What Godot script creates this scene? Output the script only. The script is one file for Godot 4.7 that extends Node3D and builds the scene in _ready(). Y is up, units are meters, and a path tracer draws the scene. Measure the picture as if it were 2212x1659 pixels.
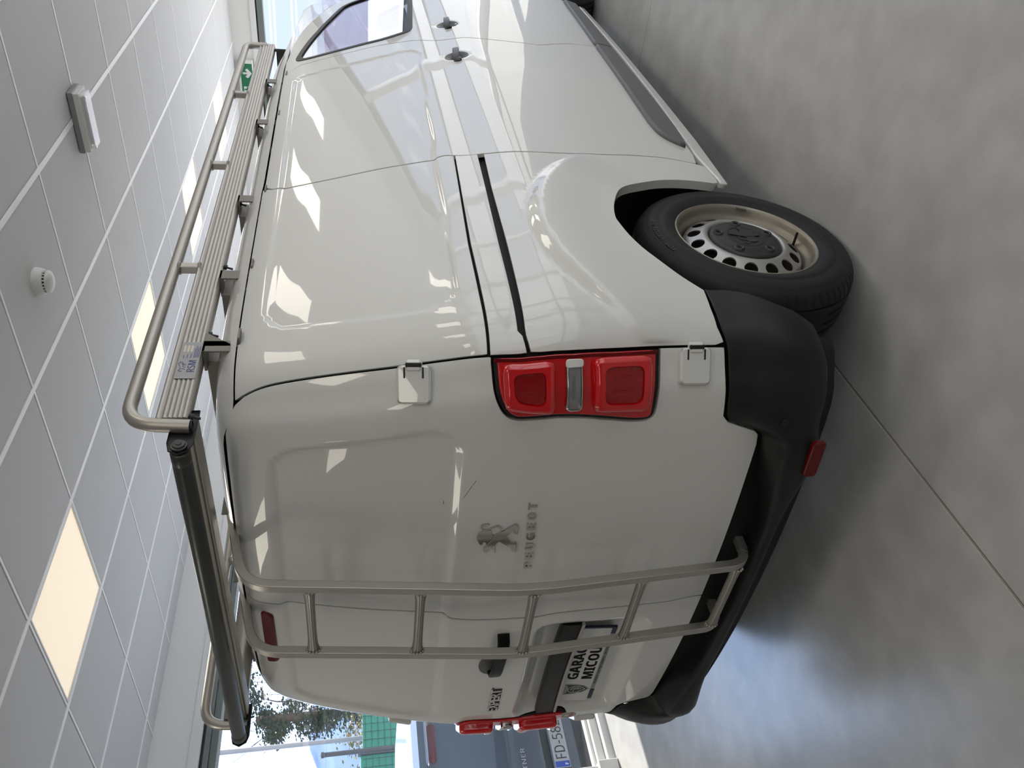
extends Node3D
# A white panel van in a car showroom. y up, metres. x = the van's right, -z = the van's nose, floor at y = 0.

var M := {}
const CEIL := 2.69
const WALL_LEFT := -2.68
const WALL_FRONT := -7.8
const WALL_RIGHT := 5.4
const WALL_BACK := 8.2

func _ready():
	setup_view()
	build_tables()
	make_materials()
	room()
	ceiling_all()
	van_all()
	roof_rack()
	rear_ladder()
	fittings()
	outside()

# ---------------------------------------------------------------- camera, light
func setup_view():
	var cam := Camera3D.new(); cam.name = "camera"
	var fw := Vector3(-0.61941, -0.19877, -0.75949).normalized()
	var rt := Vector3(0.77712, -0.01792, -0.62910).normalized()
	var up := rt.cross(fw).normalized()
	rt = fw.cross(up).normalized()
	# the phone was held turned a quarter: the picture's right is the world's down
	cam.transform = Transform3D(Basis(-up, rt, -fw), Vector3(1.95391, 1.51841, 1.18876))
	cam.fov = rad_to_deg(2.0 * atan(829.5 / 1695.42)); cam.keep_aspect = Camera3D.KEEP_HEIGHT
	cam.near = 0.05; cam.far = 900.0
	add_child(cam); cam.current = true
	var env := Environment.new()
	env.tonemap_mode = Environment.TONE_MAPPER_LINEAR
	env.tonemap_exposure = 0.94
	env.background_mode = Environment.BG_SKY
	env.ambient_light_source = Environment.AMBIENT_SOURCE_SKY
	env.sdfgi_enabled = true; env.ssao_enabled = true; env.ssil_enabled = true
	var sky := Sky.new(); var pm := PanoramaSkyMaterial.new()
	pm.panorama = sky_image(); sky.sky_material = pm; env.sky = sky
	env.background_energy_multiplier = 1.0
	var we := WorldEnvironment.new(); we.name = "world_environment"; we.environment = env; add_child(we)
	var sun := DirectionalLight3D.new(); sun.name = "sun"
	sun.look_at_from_position(Vector3.ZERO, Vector3(0.21, -0.70, 0.68), Vector3.UP)
	sun.light_color = Color(1.0, 0.98, 0.95); sun.light_energy = 5.5; sun.light_angular_distance = 0.6
	sun.shadow_enabled = true
	add_child(sun)

func sky_image() -> ImageTexture:
	var w := 1024; var h := 512
	var im := Image.create(w, h, false, Image.FORMAT_RGBF)
	var n := FastNoiseLite.new(); n.seed = 4; n.frequency = 1.3; n.fractal_octaves = 5
	for j in h:
		var el := PI * (0.5 - (j + 0.5) / h)
		for i in w:
			var az := TAU * (i + 0.5) / w
			var d := Vector3(cos(el) * sin(az), sin(el), -cos(el) * cos(az))
			var t := clampf(d.y, 0.0, 1.0)
			var c := Vector3(0.21, 0.35, 0.72).lerp(Vector3(0.13, 0.27, 0.66), sqrt(t))
			c = c.lerp(Vector3(0.80, 0.84, 0.92), exp(-t * 26.0) * 0.5)
			var f := n.get_noise_3d(d.x * 2.0, d.y * 4.0, d.z * 2.0)
			var side := smoothstep(0.42, 0.80, absf(d.x))       # cloud raised on the left, added unseen on the right, to light the room
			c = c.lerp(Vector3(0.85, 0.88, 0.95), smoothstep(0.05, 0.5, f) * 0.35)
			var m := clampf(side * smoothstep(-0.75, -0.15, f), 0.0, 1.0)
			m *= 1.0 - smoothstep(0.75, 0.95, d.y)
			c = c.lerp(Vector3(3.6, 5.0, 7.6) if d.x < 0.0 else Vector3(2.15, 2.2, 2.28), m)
			if d.y < 0.0: c = Vector3(0.30, 0.30, 0.30)
			im.set_pixel(i, j, Color(c.x, c.y, c.z))
	return ImageTexture.create_from_image(im)

# ---------------------------------------------------------------- materials
func mat(key: String, col: Color, rough := 0.5, metal := 0.0, o := {}) -> StandardMaterial3D:
	var m := StandardMaterial3D.new(); m.resource_name = key
	m.albedo_color = col; m.roughness = rough; m.metallic = metal
	m.metallic_specular = o.get("spec", 0.5)
	if o.has("coat"):
		m.clearcoat_enabled = true; m.clearcoat = o.coat; m.clearcoat_roughness = o.get("coat_rough", 0.03)
	if o.has("alpha"):
		m.transparency = BaseMaterial3D.TRANSPARENCY_ALPHA; m.albedo_color.a = o.alpha
	if o.has("emit"):
		m.emission_enabled = true; m.emission = o.emit; m.emission_energy_multiplier = o.get("energy", 1.0)
	if o.has("noise"):
		var nz: Array = o.noise     # [frequency, dark factor, light factor, world scale, seed]
		m.albedo_texture = noise_tex(nz[0], nz[1], nz[2], nz[4])
		m.uv1_triplanar = true; m.uv1_world_triplanar = true; m.uv1_scale = Vector3.ONE * nz[3]
	if o.has("bump"):
		var b: Array = o.bump       # [frequency, seed, strength]
		var t := NoiseTexture2D.new(); t.width = 512; t.height = 512; t.seamless = true; t.as_normal_map = true; t.bump_strength = b[2]
		var n := FastNoiseLite.new(); n.frequency = b[0]; n.seed = b[1]; n.fractal_octaves = 4; t.noise = n
		m.normal_enabled = true; m.normal_texture = t; m.normal_scale = 1.0
		m.uv1_triplanar = true; m.uv1_world_triplanar = true; m.uv1_scale = Vector3.ONE * o.get("bump_scale", 1.0)
	M[key] = m
	return m

func noise_tex(freq: float, lo: float, hi: float, sd: int) -> NoiseTexture2D:
	var t := NoiseTexture2D.new(); t.width = 512; t.height = 512; t.seamless = true
	var n := FastNoiseLite.new(); n.frequency = freq; n.seed = sd; n.fractal_octaves = 5
	t.noise = n
	var g := Gradient.new()
	g.offsets = PackedFloat32Array([0.2, 0.8]); g.colors = PackedColorArray([Color(lo, lo, lo), Color(hi, hi, hi)])
	t.color_ramp = g
	return t

func make_materials():
	mat("van_paint", Color(0.84, 0.84, 0.82), 0.45, 0.0, {coat = 1.0, coat_rough = 0.02})
	mat("gap_black", Color(0.03, 0.03, 0.035), 0.7)
	mat("seal_black", Color(0.05, 0.05, 0.052), 0.45)
	mat("bumper_plastic", Color(0.105, 0.107, 0.11), 0.46, 0.0, {spec = 0.4})
	mat("trim_plastic", Color(0.36, 0.36, 0.355), 0.42, 0.0)
	mat("black_gloss", Color(0.04, 0.04, 0.045), 0.32, 0.0, {spec = 0.35})
	mat("handle_grey", Color(0.26, 0.265, 0.27), 0.36)
	mat("red_lens", Color(0.62, 0.01, 0.03), 0.08, 0.0, {alpha = 0.5, coat = 1.0, coat_rough = 0.03})
	mat("red_base", Color(0.78, 0.02, 0.06), 0.16, 0.0, {coat = 1.0, coat_rough = 0.04})
	mat("red_dark", Color(0.36, 0.012, 0.03), 0.25, 0.0, {spec = 0.4})
	mat("red_chrome", Color(0.85, 0.06, 0.05), 0.28, 0.85)
	mat("clear_lens", Color(0.92, 0.93, 0.93), 0.05, 0.0, {alpha = 0.18, coat = 1.0})
	mat("chrome", Color(0.78, 0.77, 0.75), 0.12, 1.0)
	mat("lamp_chrome", Color(0.55, 0.55, 0.54), 0.2, 0.9)
	mat("rim_silver", Color(0.66, 0.655, 0.64), 0.36, 0.75)
	mat("rim_dirty", Color(0.58, 0.555, 0.51), 0.42, 0.7)
	mat("tyre_rubber", Color(0.13, 0.13, 0.132), 0.62, 0.0, {spec = 0.4})
	mat("tyre_mark", Color(0.17, 0.17, 0.172), 0.55)
	mat("hub_plastic", Color(0.12, 0.125, 0.13), 0.45)
	mat("drum_iron", Color(0.22, 0.20, 0.18), 0.6, 0.5)
	mat("aluminium", Color(0.70, 0.685, 0.655), 0.40, 0.86)
	mat("aluminium_dark", Color(0.52, 0.505, 0.48), 0.55, 0.8)
	mat("roller_metal", Color(0.30, 0.31, 0.30), 0.34, 0.7)
	mat("bracket_steel", Color(0.24, 0.25, 0.25), 0.45, 0.6)
	mat("deflector", Color(0.20, 0.20, 0.205), 0.6)
	mat("sticker_grey", Color(0.62, 0.63, 0.63), 0.42, 0.3)
	mat("print_blue", Color(0.10, 0.16, 0.48), 0.5)
	mat("print_pale", Color(0.84, 0.81, 0.76), 0.5)
	mat("print_black", Color(0.02, 0.02, 0.022), 0.45)
	mat("print_white", Color(0.85, 0.85, 0.85), 0.5)
	mat("plate_white", Color(0.80, 0.80, 0.79), 0.4)
	mat("far_plate", Color(0.58, 0.60, 0.62), 0.4)
	mat("plate_blue", Color(0.07, 0.22, 0.62), 0.4)
	mat("holder_blue", Color(0.02, 0.04, 0.22), 0.4)
	mat("print_red", Color(0.75, 0.33, 0.27), 0.5)
	mat("glass_van", Color(0.25, 0.36, 0.34), 0.02, 0.0, {alpha = 0.14, spec = 0.5})
	mat("glass_wall", Color(0.35, 0.40, 0.40), 0.02, 0.0, {alpha = 0.05})
	mat("cab_beige", Color(0.66, 0.65, 0.60), 0.7)
	mat("cab_dark", Color(0.06, 0.06, 0.065), 0.75)
	mat("wall_paint", Color(0.89, 0.885, 0.865), 0.7)
	mat("frame_white", Color(0.86, 0.86, 0.85), 0.4)
	mat("frame_grey", Color(0.42, 0.45, 0.44), 0.45)
	mat("frame_dark", Color(0.05, 0.05, 0.055), 0.5)
	mat("floor_concrete", Color(0.75, 0.75, 0.74), 0.30, 0.0, {noise = [0.02, 0.93, 1.0, 0.45, 7], spec = 0.5})
	mat("floor_joint", Color(0.60, 0.58, 0.53), 0.6)
	mat("floor_cut", Color(0.20, 0.19, 0.18), 0.7)
	mat("tile_white", Color(0.79, 0.79, 0.79), 0.75)
	mat("tbar_white", Color(0.95, 0.95, 0.95), 0.4)
	mat("plenum", Color(0.10, 0.10, 0.10), 0.9)
	mat("lamp_panel", Color(0.9, 0.88, 0.84), 0.5, 0.0, {emit = Color(1.0, 0.91, 0.76), energy = 0.62})
	mat("plastic_white", Color(0.86, 0.86, 0.84), 0.4)
	mat("plastic_grey", Color(0.55, 0.56, 0.56), 0.4)
	mat("cover_clear", Color(0.95, 0.95, 0.97), 0.08, 0.0, {alpha = 0.45})
	mat("sign_green", Color(0.05, 0.42, 0.27), 0.4)
	mat("asphalt", Color(0.70, 0.70, 0.70), 0.9, 0.0, {noise = [0.05, 0.85, 1.0, 0.5, 3]})
	mat("car_grey", Color(0.25, 0.29, 0.34), 0.4, 0.0, {coat = 0.5, coat_rough = 0.05})
	mat("car_dark", Color(0.10, 0.11, 0.12), 0.5)
	mat("car_glass", Color(0.05, 0.06, 0.07), 0.05)
	mat("yellow_paint", Color(0.80, 0.52, 0.15), 0.5)
	mat("fence_green", Color(0.10, 0.50, 0.42), 0.6)
	mat("fence_dark", Color(0.06, 0.20, 0.18), 0.6)
	mat("bark", Color(0.34, 0.29, 0.27), 0.9)
	mat("leaf_dark", Color(0.13, 0.22, 0.12), 0.7)
	mat("leaf_light", Color(0.46, 0.48, 0.26), 0.7)
	mat("blossom", Color(0.72, 0.58, 0.46), 0.7)
	mat("post_grey", Color(0.62, 0.63, 0.66), 0.5)
	mat("post_dark", Color(0.22, 0.24, 0.27), 0.5)
	mat("hill_blue", Color(0.42, 0.50, 0.66), 1.0, 0.0, {spec = 0.0})  # distance haze mixed into the ridge colour
	mat("hill_brown", Color(0.42, 0.39, 0.46), 1.0, 0.0, {spec = 0.0})  # mauve of the haze put into the hillside colour
	mat("streak_white", Color(0.92, 0.92, 0.92), 0.4)
	mat("pot_grey", Color(0.20, 0.20, 0.20), 0.6)
	mat("yucca_leaf", Color(0.10, 0.20, 0.08), 0.55)
	mat("yucca_stem", Color(0.30, 0.24, 0.17), 0.9)
	mat("soil", Color(0.10, 0.07, 0.05), 0.95)

# ---------------------------------------------------------------- naming and tagging
func numbered(par: Node, nm: String) -> String:
	if not par.has_node(NodePath(nm)): return nm
	var k := 1
	while par.has_node(NodePath("%s_%03d" % [nm, k])): k += 1
	return "%s_%03d" % [nm, k]

func put(nm: String, mesh: Mesh, material, par: Node = self, xf := Transform3D.IDENTITY) -> MeshInstance3D:
	var o := MeshInstance3D.new(); o.name = numbered(par, nm); o.mesh = mesh
	if material is Material: o.material_override = material
	elif material is String: o.material_override = M[material]
	o.transform = xf
	par.add_child(o, true)
	return o

func thing(nm: String, label: String, category: String, at := Vector3.ZERO, group := "") -> Node3D:
	var o := Node3D.new(); o.name = numbered(self, nm); o.position = at
	add_child(o, true); tag(o, label, category, group)
	return o

func tag(o: Node, label: String, category: String, group := ""):
	o.set_meta("label", label); o.set_meta("category", category)
	if group != "": o.set_meta("group", group)

func struct_node(nm: String, label: String) -> Node3D:
	var o := Node3D.new(); o.name = numbered(self, nm); add_child(o, true)
	o.set_meta("kind", "structure"); o.set_meta("label", label)
	return o

func node_part(nm: String, par: Node) -> Node3D:
	var o := Node3D.new(); o.name = numbered(par, nm); par.add_child(o, true)
	return o

# ---------------------------------------------------------------- mesh maker
class MB:
	var v := PackedVector3Array()
	var n := PackedVector3Array()
	var i := PackedInt32Array()
	func vert(p: Vector3, nn: Vector3) -> int:
		v.append(p); n.append(nn); return v.size() - 1
	func tri_i(a: int, b: int, c: int):
		# Godot's front faces run clockwise
		var g := (v[b] - v[a]).cross(v[c] - v[a])
		if g.dot(n[a] + n[b] + n[c]) > 0.0: i.append_array(PackedInt32Array([a, c, b]))
		else: i.append_array(PackedInt32Array([a, b, c]))
	func quad_i(a: int, b: int, c: int, d: int):
		tri_i(a, b, c); tri_i(a, c, d)
	func face(pts: Array, out: Vector3):
		var b := v.size()
		for p in pts: vert(p, out)
		for k in range(1, pts.size() - 1): tri_i(b, b + k, b + k + 1)
	func mesh(xf := Transform3D.IDENTITY) -> ArrayMesh:
		var a := []; a.resize(Mesh.ARRAY_MAX)
		if xf != Transform3D.IDENTITY:
			for k in v.size(): v[k] = xf * v[k]
			for k in n.size(): n[k] = (xf.basis * n[k]).normalized()
		a[Mesh.ARRAY_VERTEX] = v; a[Mesh.ARRAY_NORMAL] = n; a[Mesh.ARRAY_INDEX] = i
		var m := ArrayMesh.new()
		if i.size() > 0: m.add_surface_from_arrays(Mesh.PRIMITIVE_TRIANGLES, a)
		return m

func add_box(mb: MB, lo: Vector3, hi: Vector3, bev := 0.002, xf := Transform3D.IDENTITY):
	# a box with chamfered edges
	var c := (lo + hi) * 0.5; var h := (hi - lo) * 0.5
	bev = minf(bev, minf(h.x, minf(h.y, h.z)) * 0.9)
	var q := func(p: Vector3) -> Vector3: return xf * (c + p)
	for ax in 3:
		var a1 := (ax + 1) % 3; var a2 := (ax + 2) % 3
		for sg in [-1.0, 1.0]:
			var out := Vector3.ZERO; out[ax] = sg
			var pts := []
			for k in [[-1.0, -1.0], [1.0, -1.0], [1.0, 1.0], [-1.0, 1.0]]:
				var p := Vector3.ZERO
				p[ax] = sg * h[ax]; p[a1] = k[0] * (h[a1] - bev); p[a2] = k[1] * (h[a2] - bev)
				pts.append(q.call(p))
			mb.face(pts, xf.basis * out)
			for s2 in [-1.0, 1.0]:
				var o2 := Vector3.ZERO; o2[ax] = sg; o2[a1] = s2
				var e := []
				for k in [[0, -1.0], [0, 1.0], [1, 1.0], [1, -1.0]]:
					var p := Vector3.ZERO
					p[a2] = k[1] * (h[a2] - bev)
					p[ax] = sg * (h[ax] - (bev if k[0] == 1 else 0.0)); p[a1] = s2 * (h[a1] - (0.0 if k[0] == 1 else bev))
					e.append(q.call(p))
				mb.face(e, xf.basis * o2.normalized())
	for sx in [-1.0, 1.0]:
		for sy in [-1.0, 1.0]:
			for sz in [-1.0, 1.0]:
				var o3 := Vector3(sx, sy, sz)
				var t := []
				for ax in 3:
					var p := Vector3(sx * (h.x - bev), sy * (h.y - bev), sz * (h.z - bev)); p[ax] = o3[ax] * h[ax]
					t.append(q.call(p))
				mb.face(t, (xf.basis * o3).normalized())

func box(lo: Vector3, hi: Vector3, bev := 0.002, xf := Transform3D.IDENTITY) -> ArrayMesh:
	var mb := MB.new(); add_box(mb, lo, hi, bev, xf); return mb.mesh()

func circle_profile(r: float, k := 12) -> Array:
	var p := []; for j in k:
		var a := TAU * j / k
		p.append([Vector2(cos(a), sin(a)) * r, Vector2(cos(a), sin(a))])
	return p

func square_profile(hx: float, hy: float, r: float, k := 3) -> Array:
	var p := []
	for c in 4:
		var cx := (hx - r) * (1.0 if c == 0 or c == 3 else -1.0); var cy := (hy - r) * (1.0 if c < 2 else -1.0)
		for j in k + 1:
			var a := PI * 0.5 * (c + float(j) / k)
			p.append([Vector2(cx + cos(a) * r, cy + sin(a) * r), Vector2(cos(a), sin(a))])
	return p

func sweep(mb: MB, pts: Array, prof: Array, up := Vector3.UP, caps := true, closed := false):
	# the profile's x runs along up x tangent, its y along up
	var n := pts.size(); var k := prof.size(); var base := mb.v.size()
	for a in n:
		var t: Vector3
		if closed: t = (pts[(a + 1) % n] - pts[(a - 1 + n) % n]).normalized()
		else: t = (pts[mini(a + 1, n - 1)] - pts[maxi(a - 1, 0)]).normalized()
		var u := (up - t * up.dot(t))
		u = u.normalized() if u.length() > 0.05 else Vector3.RIGHT
		var s := u.cross(t).normalized()
		for q in prof:
			mb.vert(pts[a] + s * q[0].x + u * q[0].y, (s * q[1].x + u * q[1].y).normalized())
	for a in (n if closed else n - 1):
		var b := (a + 1) % n
		for j in k:
			var j2 := (j + 1) % k
			mb.quad_i(base + a * k + j, base + a * k + j2, base + b * k + j2, base + b * k + j)
	if caps and not closed:
		for e in [0, n - 1]:
			var t2: Vector3 = (pts[1] - pts[0]) if e == 0 else (pts[n - 1] - pts[n - 2])
			var out := t2.normalized() * (-1.0 if e == 0 else 1.0)
			var ring := []
			for j in k: ring.append(mb.v[base + e * k + j])
			mb.face(ring, out)

func rounded_path(pts: Array, r: float, k := 6) -> Array:
	var out := [pts[0]]
	for a in range(1, pts.size() - 1):
		var p: Vector3 = pts[a]; var d0: Vector3 = pts[a - 1] - p; var d1: Vector3 = pts[a + 1] - p
		var rr := minf(r, minf(d0.length(), d1.length()) * 0.49)
		var p0 := p + d0.normalized() * rr; var p1 := p + d1.normalized() * rr
		for j in k + 1:
			var t := float(j) / k
			out.append(p0 * (1 - t) * (1 - t) + p * 2 * t * (1 - t) + p1 * t * t)
	out.append(pts[-1])
	return out

func tube(pts: Array, r: float, k := 12, bend := 0.0) -> ArrayMesh:
	var mb := MB.new(); sweep(mb, rounded_path(pts, bend) if bend > 0.0 else pts, circle_profile(r, k)); return mb.mesh()

func add_lathe(mb: MB, prof: Array, seg := 48, ax := Vector3.UP, at := Vector3.ZERO, closed := false):
	# prof: [radius, height] pairs turned round the axis ax
	var u := Vector3.RIGHT if absf(ax.dot(Vector3.RIGHT)) < 0.9 else Vector3.UP
	u = (u - ax * u.dot(ax)).normalized()
	var w := ax.cross(u)
	var m := prof.size()
	var sn := []
	for a in m - 1:
		var d := Vector2(prof[a + 1][0] - prof[a][0], prof[a + 1][1] - prof[a][1]).normalized()
		sn.append(Vector2(d.y, -d.x))
	# orientation: outwards means away from the profile's inside; both sides are drawn anyway
	for a in m - 1:
		var na: Vector2 = sn[a]; var nb: Vector2 = sn[a]
		if a > 0 and sn[a - 1].dot(sn[a]) > 0.6: na = (sn[a - 1] + sn[a]).normalized()
		if a < m - 2 and sn[a + 1].dot(sn[a]) > 0.6: nb = (sn[a + 1] + sn[a]).normalized()
		var b := mb.v.size()
		for j in seg + 1:
			var th := TAU * j / seg
			var dr := u * cos(th) + w * sin(th)
			mb.vert(at + dr * prof[a][0] + ax * prof[a][1], dr * na.x + ax * na.y)
			mb.vert(at + dr * prof[a + 1][0] + ax * prof[a + 1][1], dr * nb.x + ax * nb.y)
		for j in seg:
			mb.quad_i(b + j * 2, b + j * 2 + 1, b + j * 2 + 3, b + j * 2 + 2)

func lathe(prof: Array, seg := 48, ax := Vector3.UP, at := Vector3.ZERO) -> ArrayMesh:
	var mb := MB.new(); add_lathe(mb, prof, seg, ax, at); return mb.mesh()

func add_plate(mb: MB, poly: PackedVector2Array, depth: float, xf: Transform3D, bev := 0.0):
	# a flat shape in the local xy plane, its face at z = depth, its back at z = 0
	var inner := poly
	if bev > 0.0:
		var r := Geometry2D.offset_polygon(poly, -bev)
		if r.size() == 1: inner = r[0]
		else: bev = 0.0
	var tr := Geometry2D.triangulate_polygon(inner)
	var b := mb.v.size(); var nz := xf.basis.z.normalized()
	for p in inner: mb.vert(xf * Vector3(p.x, p.y, depth), nz)
	for t in range(0, tr.size(), 3): mb.tri_i(b + tr[t], b + tr[t + 1], b + tr[t + 2])
	var cw := Geometry2D.is_polygon_clockwise(poly)
	var zside := depth - bev
	for k in poly.size():
		var p0 := poly[k]; var p1 := poly[(k + 1) % poly.size()]
		var d := (p1 - p0).normalized(); var o := Vector2(d.y, -d.x) * (-1.0 if cw else 1.0)
		var on := (xf.basis * Vector3(o.x, o.y, 0)).normalized()
		mb.face([xf * Vector3(p0.x, p0.y, 0), xf * Vector3(p1.x, p1.y, 0), xf * Vector3(p1.x, p1.y, zside), xf * Vector3(p0.x, p0.y, zside)], on)
	if bev > 0.0:
		for k in inner.size():
			var p0 := inner[k]; var p1 := inner[(k + 1) % inner.size()]
			var d := (p1 - p0).normalized(); var o := Vector2(d.y, -d.x) * (-1.0 if cw else 1.0)
			var e0 := p0 + o * bev; var e1 := p1 + o * bev
			mb.face([xf * Vector3(p0.x, p0.y, depth), xf * Vector3(p1.x, p1.y, depth), xf * Vector3(e1.x, e1.y, zside), xf * Vector3(e0.x, e0.y, zside)], (xf.basis * Vector3(o.x, o.y, 1.0)).normalized())

func plate(poly: PackedVector2Array, depth: float, xf := Transform3D.IDENTITY, bev := 0.0) -> ArrayMesh:
	var mb := MB.new(); add_plate(mb, poly, depth, xf, bev); return mb.mesh()

func rrect(x0: float, y0: float, x1: float, y1: float, r: float, k := 5) -> PackedVector2Array:
	var p := PackedVector2Array()
	for c in 4:
		var cx := (x1 - r) if c == 0 or c == 3 else (x0 + r); var cy := (y1 - r) if c < 2 else (y0 + r)
		for j in k + 1:
			var a := PI * 0.5 * (c + float(j) / k)
			p.append(Vector2(cx + cos(a) * r, cy + sin(a) * r))
	return p

func ellipse(cx: float, cy: float, rx: float, ry: float, k := 24) -> PackedVector2Array:
	var p := PackedVector2Array()
	for j in k: p.append(Vector2(cx + cos(TAU * j / k) * rx, cy + sin(TAU * j / k) * ry))
	return p

func pv(a: Array) -> PackedVector2Array:
	var p := PackedVector2Array()
	for k in range(0, a.size(), 2): p.append(Vector2(a[k], a[k + 1]))
	return p

func letters(txt: String, height: float, depth: float, weight := 400, fam := "Droid Sans", width_to := 0.0) -> Array:
	# [mesh, transform that centres it on its left foot and sizes it]
	var t := TextMesh.new(); var f := SystemFont.new()
	f.font_names = PackedStringArray([fam]); f.font_weight = weight
	t.font = f; t.text = txt; t.font_size = 64; t.pixel_size = 0.01; t.depth = 0.1; t.curve_step = 1.0
	var b := t.get_aabb()
	var s := height / maxf(b.size.y, 0.001)
	var sx := s if width_to <= 0.0 else width_to / maxf(b.size.x, 0.001)
	t.depth = 0.1
	var xf := Transform3D(Basis(Vector3(sx, 0, 0), Vector3(0, s, 0), Vector3(0, 0, depth / 0.1)), Vector3(-b.position.x * sx, -b.position.y * s, depth * 0.5))
	return [t, xf]

func put_text(nm: String, txt: String, height: float, depth: float, material, par: Node, xf: Transform3D, weight := 400, width_to := 0.0) -> MeshInstance3D:
	var l := letters(txt, height, depth, weight, "Droid Sans", width_to)
	return put(nm, l[0], material, par, xf * l[1])

# ---------------------------------------------------------------- the van's outer surface
# s runs along the plan outline: 0 at the middle of the rear doors, + round the right side to the nose, - round the left; Y is height.
var T_W := PackedFloat32Array(); var T_WD := PackedFloat32Array(); var T_L := PackedFloat32Array(); var T_LD := PackedFloat32Array()
var T_K := PackedFloat32Array(); var T_KD := PackedFloat32Array()
var T_Q := PackedFloat32Array(); var T_QD := PackedFloat32Array(); var T_D := PackedFloat32Array(); var T_DD := PackedFloat32Array()
const SS := 0.004; const YS := 0.0025; const Y0 := 0.10
var S_END := 6.0

func pchip(kx: Array, ky: Array, xs: Array) -> PackedFloat32Array:
	var n := kx.size(); var d := []; var m := []
	for a in n - 1: d.append((ky[a + 1] - ky[a]) / (kx[a + 1] - kx[a]))
	for a in n:
		if a == 0: m.append(d[0])
		elif a == n - 1: m.append(d[n - 2])
		elif d[a - 1] * d[a] <= 0.0: m.append(0.0)
		else:
			var h0: float = kx[a] - kx[a - 1]; var h1: float = kx[a + 1] - kx[a]
			var w1 := 2 * h1 + h0; var w2 := h1 + 2 * h0
			m.append((w1 + w2) / (w1 / d[a - 1] + w2 / d[a]))
	var out := PackedFloat32Array(); var k := 0
	for x in xs:
		x = clampf(x, kx[0], kx[n - 1])
		while k < n - 2 and x > kx[k + 1]: k += 1
		var h: float = kx[k + 1] - kx[k]; var t: float = (x - kx[k]) / h
		out.append((2 * t * t * t - 3 * t * t + 1) * ky[k] + (t * t * t - 2 * t * t + t) * h * m[k] + (-2 * t * t * t + 3 * t * t) * ky[k + 1] + (t * t * t - t * t) * h * m[k + 1])
	return out

func slope(t: PackedFloat32Array, st: float) -> PackedFloat32Array:
	var o := PackedFloat32Array(); var n := t.size()
	for a in n: o.append((t[mini(a + 1, n - 1)] - t[maxi(a - 1, 0)]) / (st * (mini(a + 1, n - 1) - maxi(a - 1, 0))))
	return o

func build_tables():
	var pq := [0, .2, .4, .6, .72, .82, .88, .915, .945, .967, .981, .990, .996, 1.0, 1.0, 1.0, .995, .985, .965, .90, .72, .40, 0]
	var pd := [0, .003, .012, .027, .040, .060, .094, .115, .142, .178, .226, .30, .40, .60, 1.1, 1.8, 2.5, 3.2, 3.9, 4.25, 4.5, 4.62, 4.66]
	var s := [0.0]
	for a in range(1, pq.size()): s.append(s[-1] + Vector2(.95 * (pq[a] - pq[a - 1]), pd[a] - pd[a - 1]).length())
	S_END = s[-1]
	var xs := []; for a in int(S_END / SS) + 2: xs.append(a * SS)
	T_Q = pchip(s, pq, xs); T_D = pchip(s, pd, xs); T_QD = slope(T_Q, SS); T_DD = slope(T_D, SS)
	var ys := []; for a in int(1.8 / YS) + 1: ys.append(Y0 + a * YS)
	T_W = pchip([.10, .18, .26, .33, .45, .60, .78, .92, .98, 1.03, 1.08, 1.13, 1.18, 1.22, 1.30, 1.42, 1.54, 1.66, 1.74, 1.80, 1.845, 1.875, 1.895, 1.90],
		[.86, .888, .912, .925, .938, .948, .955, .956, .954, .947, .934, .923, .917, .910, .889, .856, .822, .788, .763, .735, .69, .61, .40, .0], ys)
	T_L = pchip([.2, .5, .9, 1.1, 1.3, 1.5, 1.724, 1.8, 1.845, 1.875, 1.895, 1.90], [.0, .0, .0, .0, .012, .036, .080, .105, .155, .245, .465, .865], ys)
	T_K = pchip([.1, 1.15, 1.25, 1.40, 1.55, 1.66, 1.745, 1.775, 1.80, 1.85, 1.90], [1, 1, .99, .96, .90, .83, .75, .62, .46, .30, .22], ys)
	T_WD = slope(T_W, YS); T_LD = slope(T_L, YS); T_KD = slope(T_K, YS)

func base_at(s: float, y: float) -> Array:      # [point, tangent along s, tangent along y]
	var a := clampf(absf(s), 0.0, S_END) / SS; var i := mini(int(a), T_Q.size() - 2); var f := a - i
	var q := lerpf(T_Q[i], T_Q[i + 1], f); var qd := lerpf(T_QD[i], T_QD[i + 1], f)
	var d := lerpf(T_D[i], T_D[i + 1], f); var dd := lerpf(T_DD[i], T_DD[i + 1], f)
	var b := clampf(y - Y0, 0.0, 1.7999) / YS; var j := mini(int(b), T_W.size() - 2); var g := b - j
	var w := lerpf(T_W[j], T_W[j + 1], g); var wd := lerpf(T_WD[j], T_WD[j + 1], g)
	var l := lerpf(T_L[j], T_L[j + 1], g); var ld := lerpf(T_LD[j], T_LD[j + 1], g)
	var sg := -1.0 if s < 0.0 else 1.0
	var zy := -ld
	if d > 2.0:
		var k := lerpf(T_K[j], T_K[j + 1], g); var kd := lerpf(T_KD[j], T_KD[j + 1], g)
		zy -= (d - 2.0) * kd
		d = 2.0 + (d - 2.0) * k; dd *= k
	return [Vector3(sg * w * q, y, -0.150 - l - d), Vector3(w * qd, 0.0, -dd * sg), Vector3(sg * wd * q, 1.0, zy)]

func sd_poly(p: Vector2, v: PackedVector2Array) -> float:
	var d := (p - v[0]).length_squared(); var sg := 1.0; var j := v.size() - 1
	for i in v.size():
		var e := v[j] - v[i]; var w := p - v[i]
		var b := w - e * clampf(w.dot(e) / e.length_squared(), 0.0, 1.0)
		d = minf(d, b.length_squared())
		var c0 := p.y >= v[i].y; var c1 := p.y < v[j].y; var c2 := e.x * w.y > e.y * w.x
		if (c0 and c1 and c2) or (not c0 and not c1 and not c2): sg = -sg
		j = i
	return sg * sqrt(d)

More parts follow.
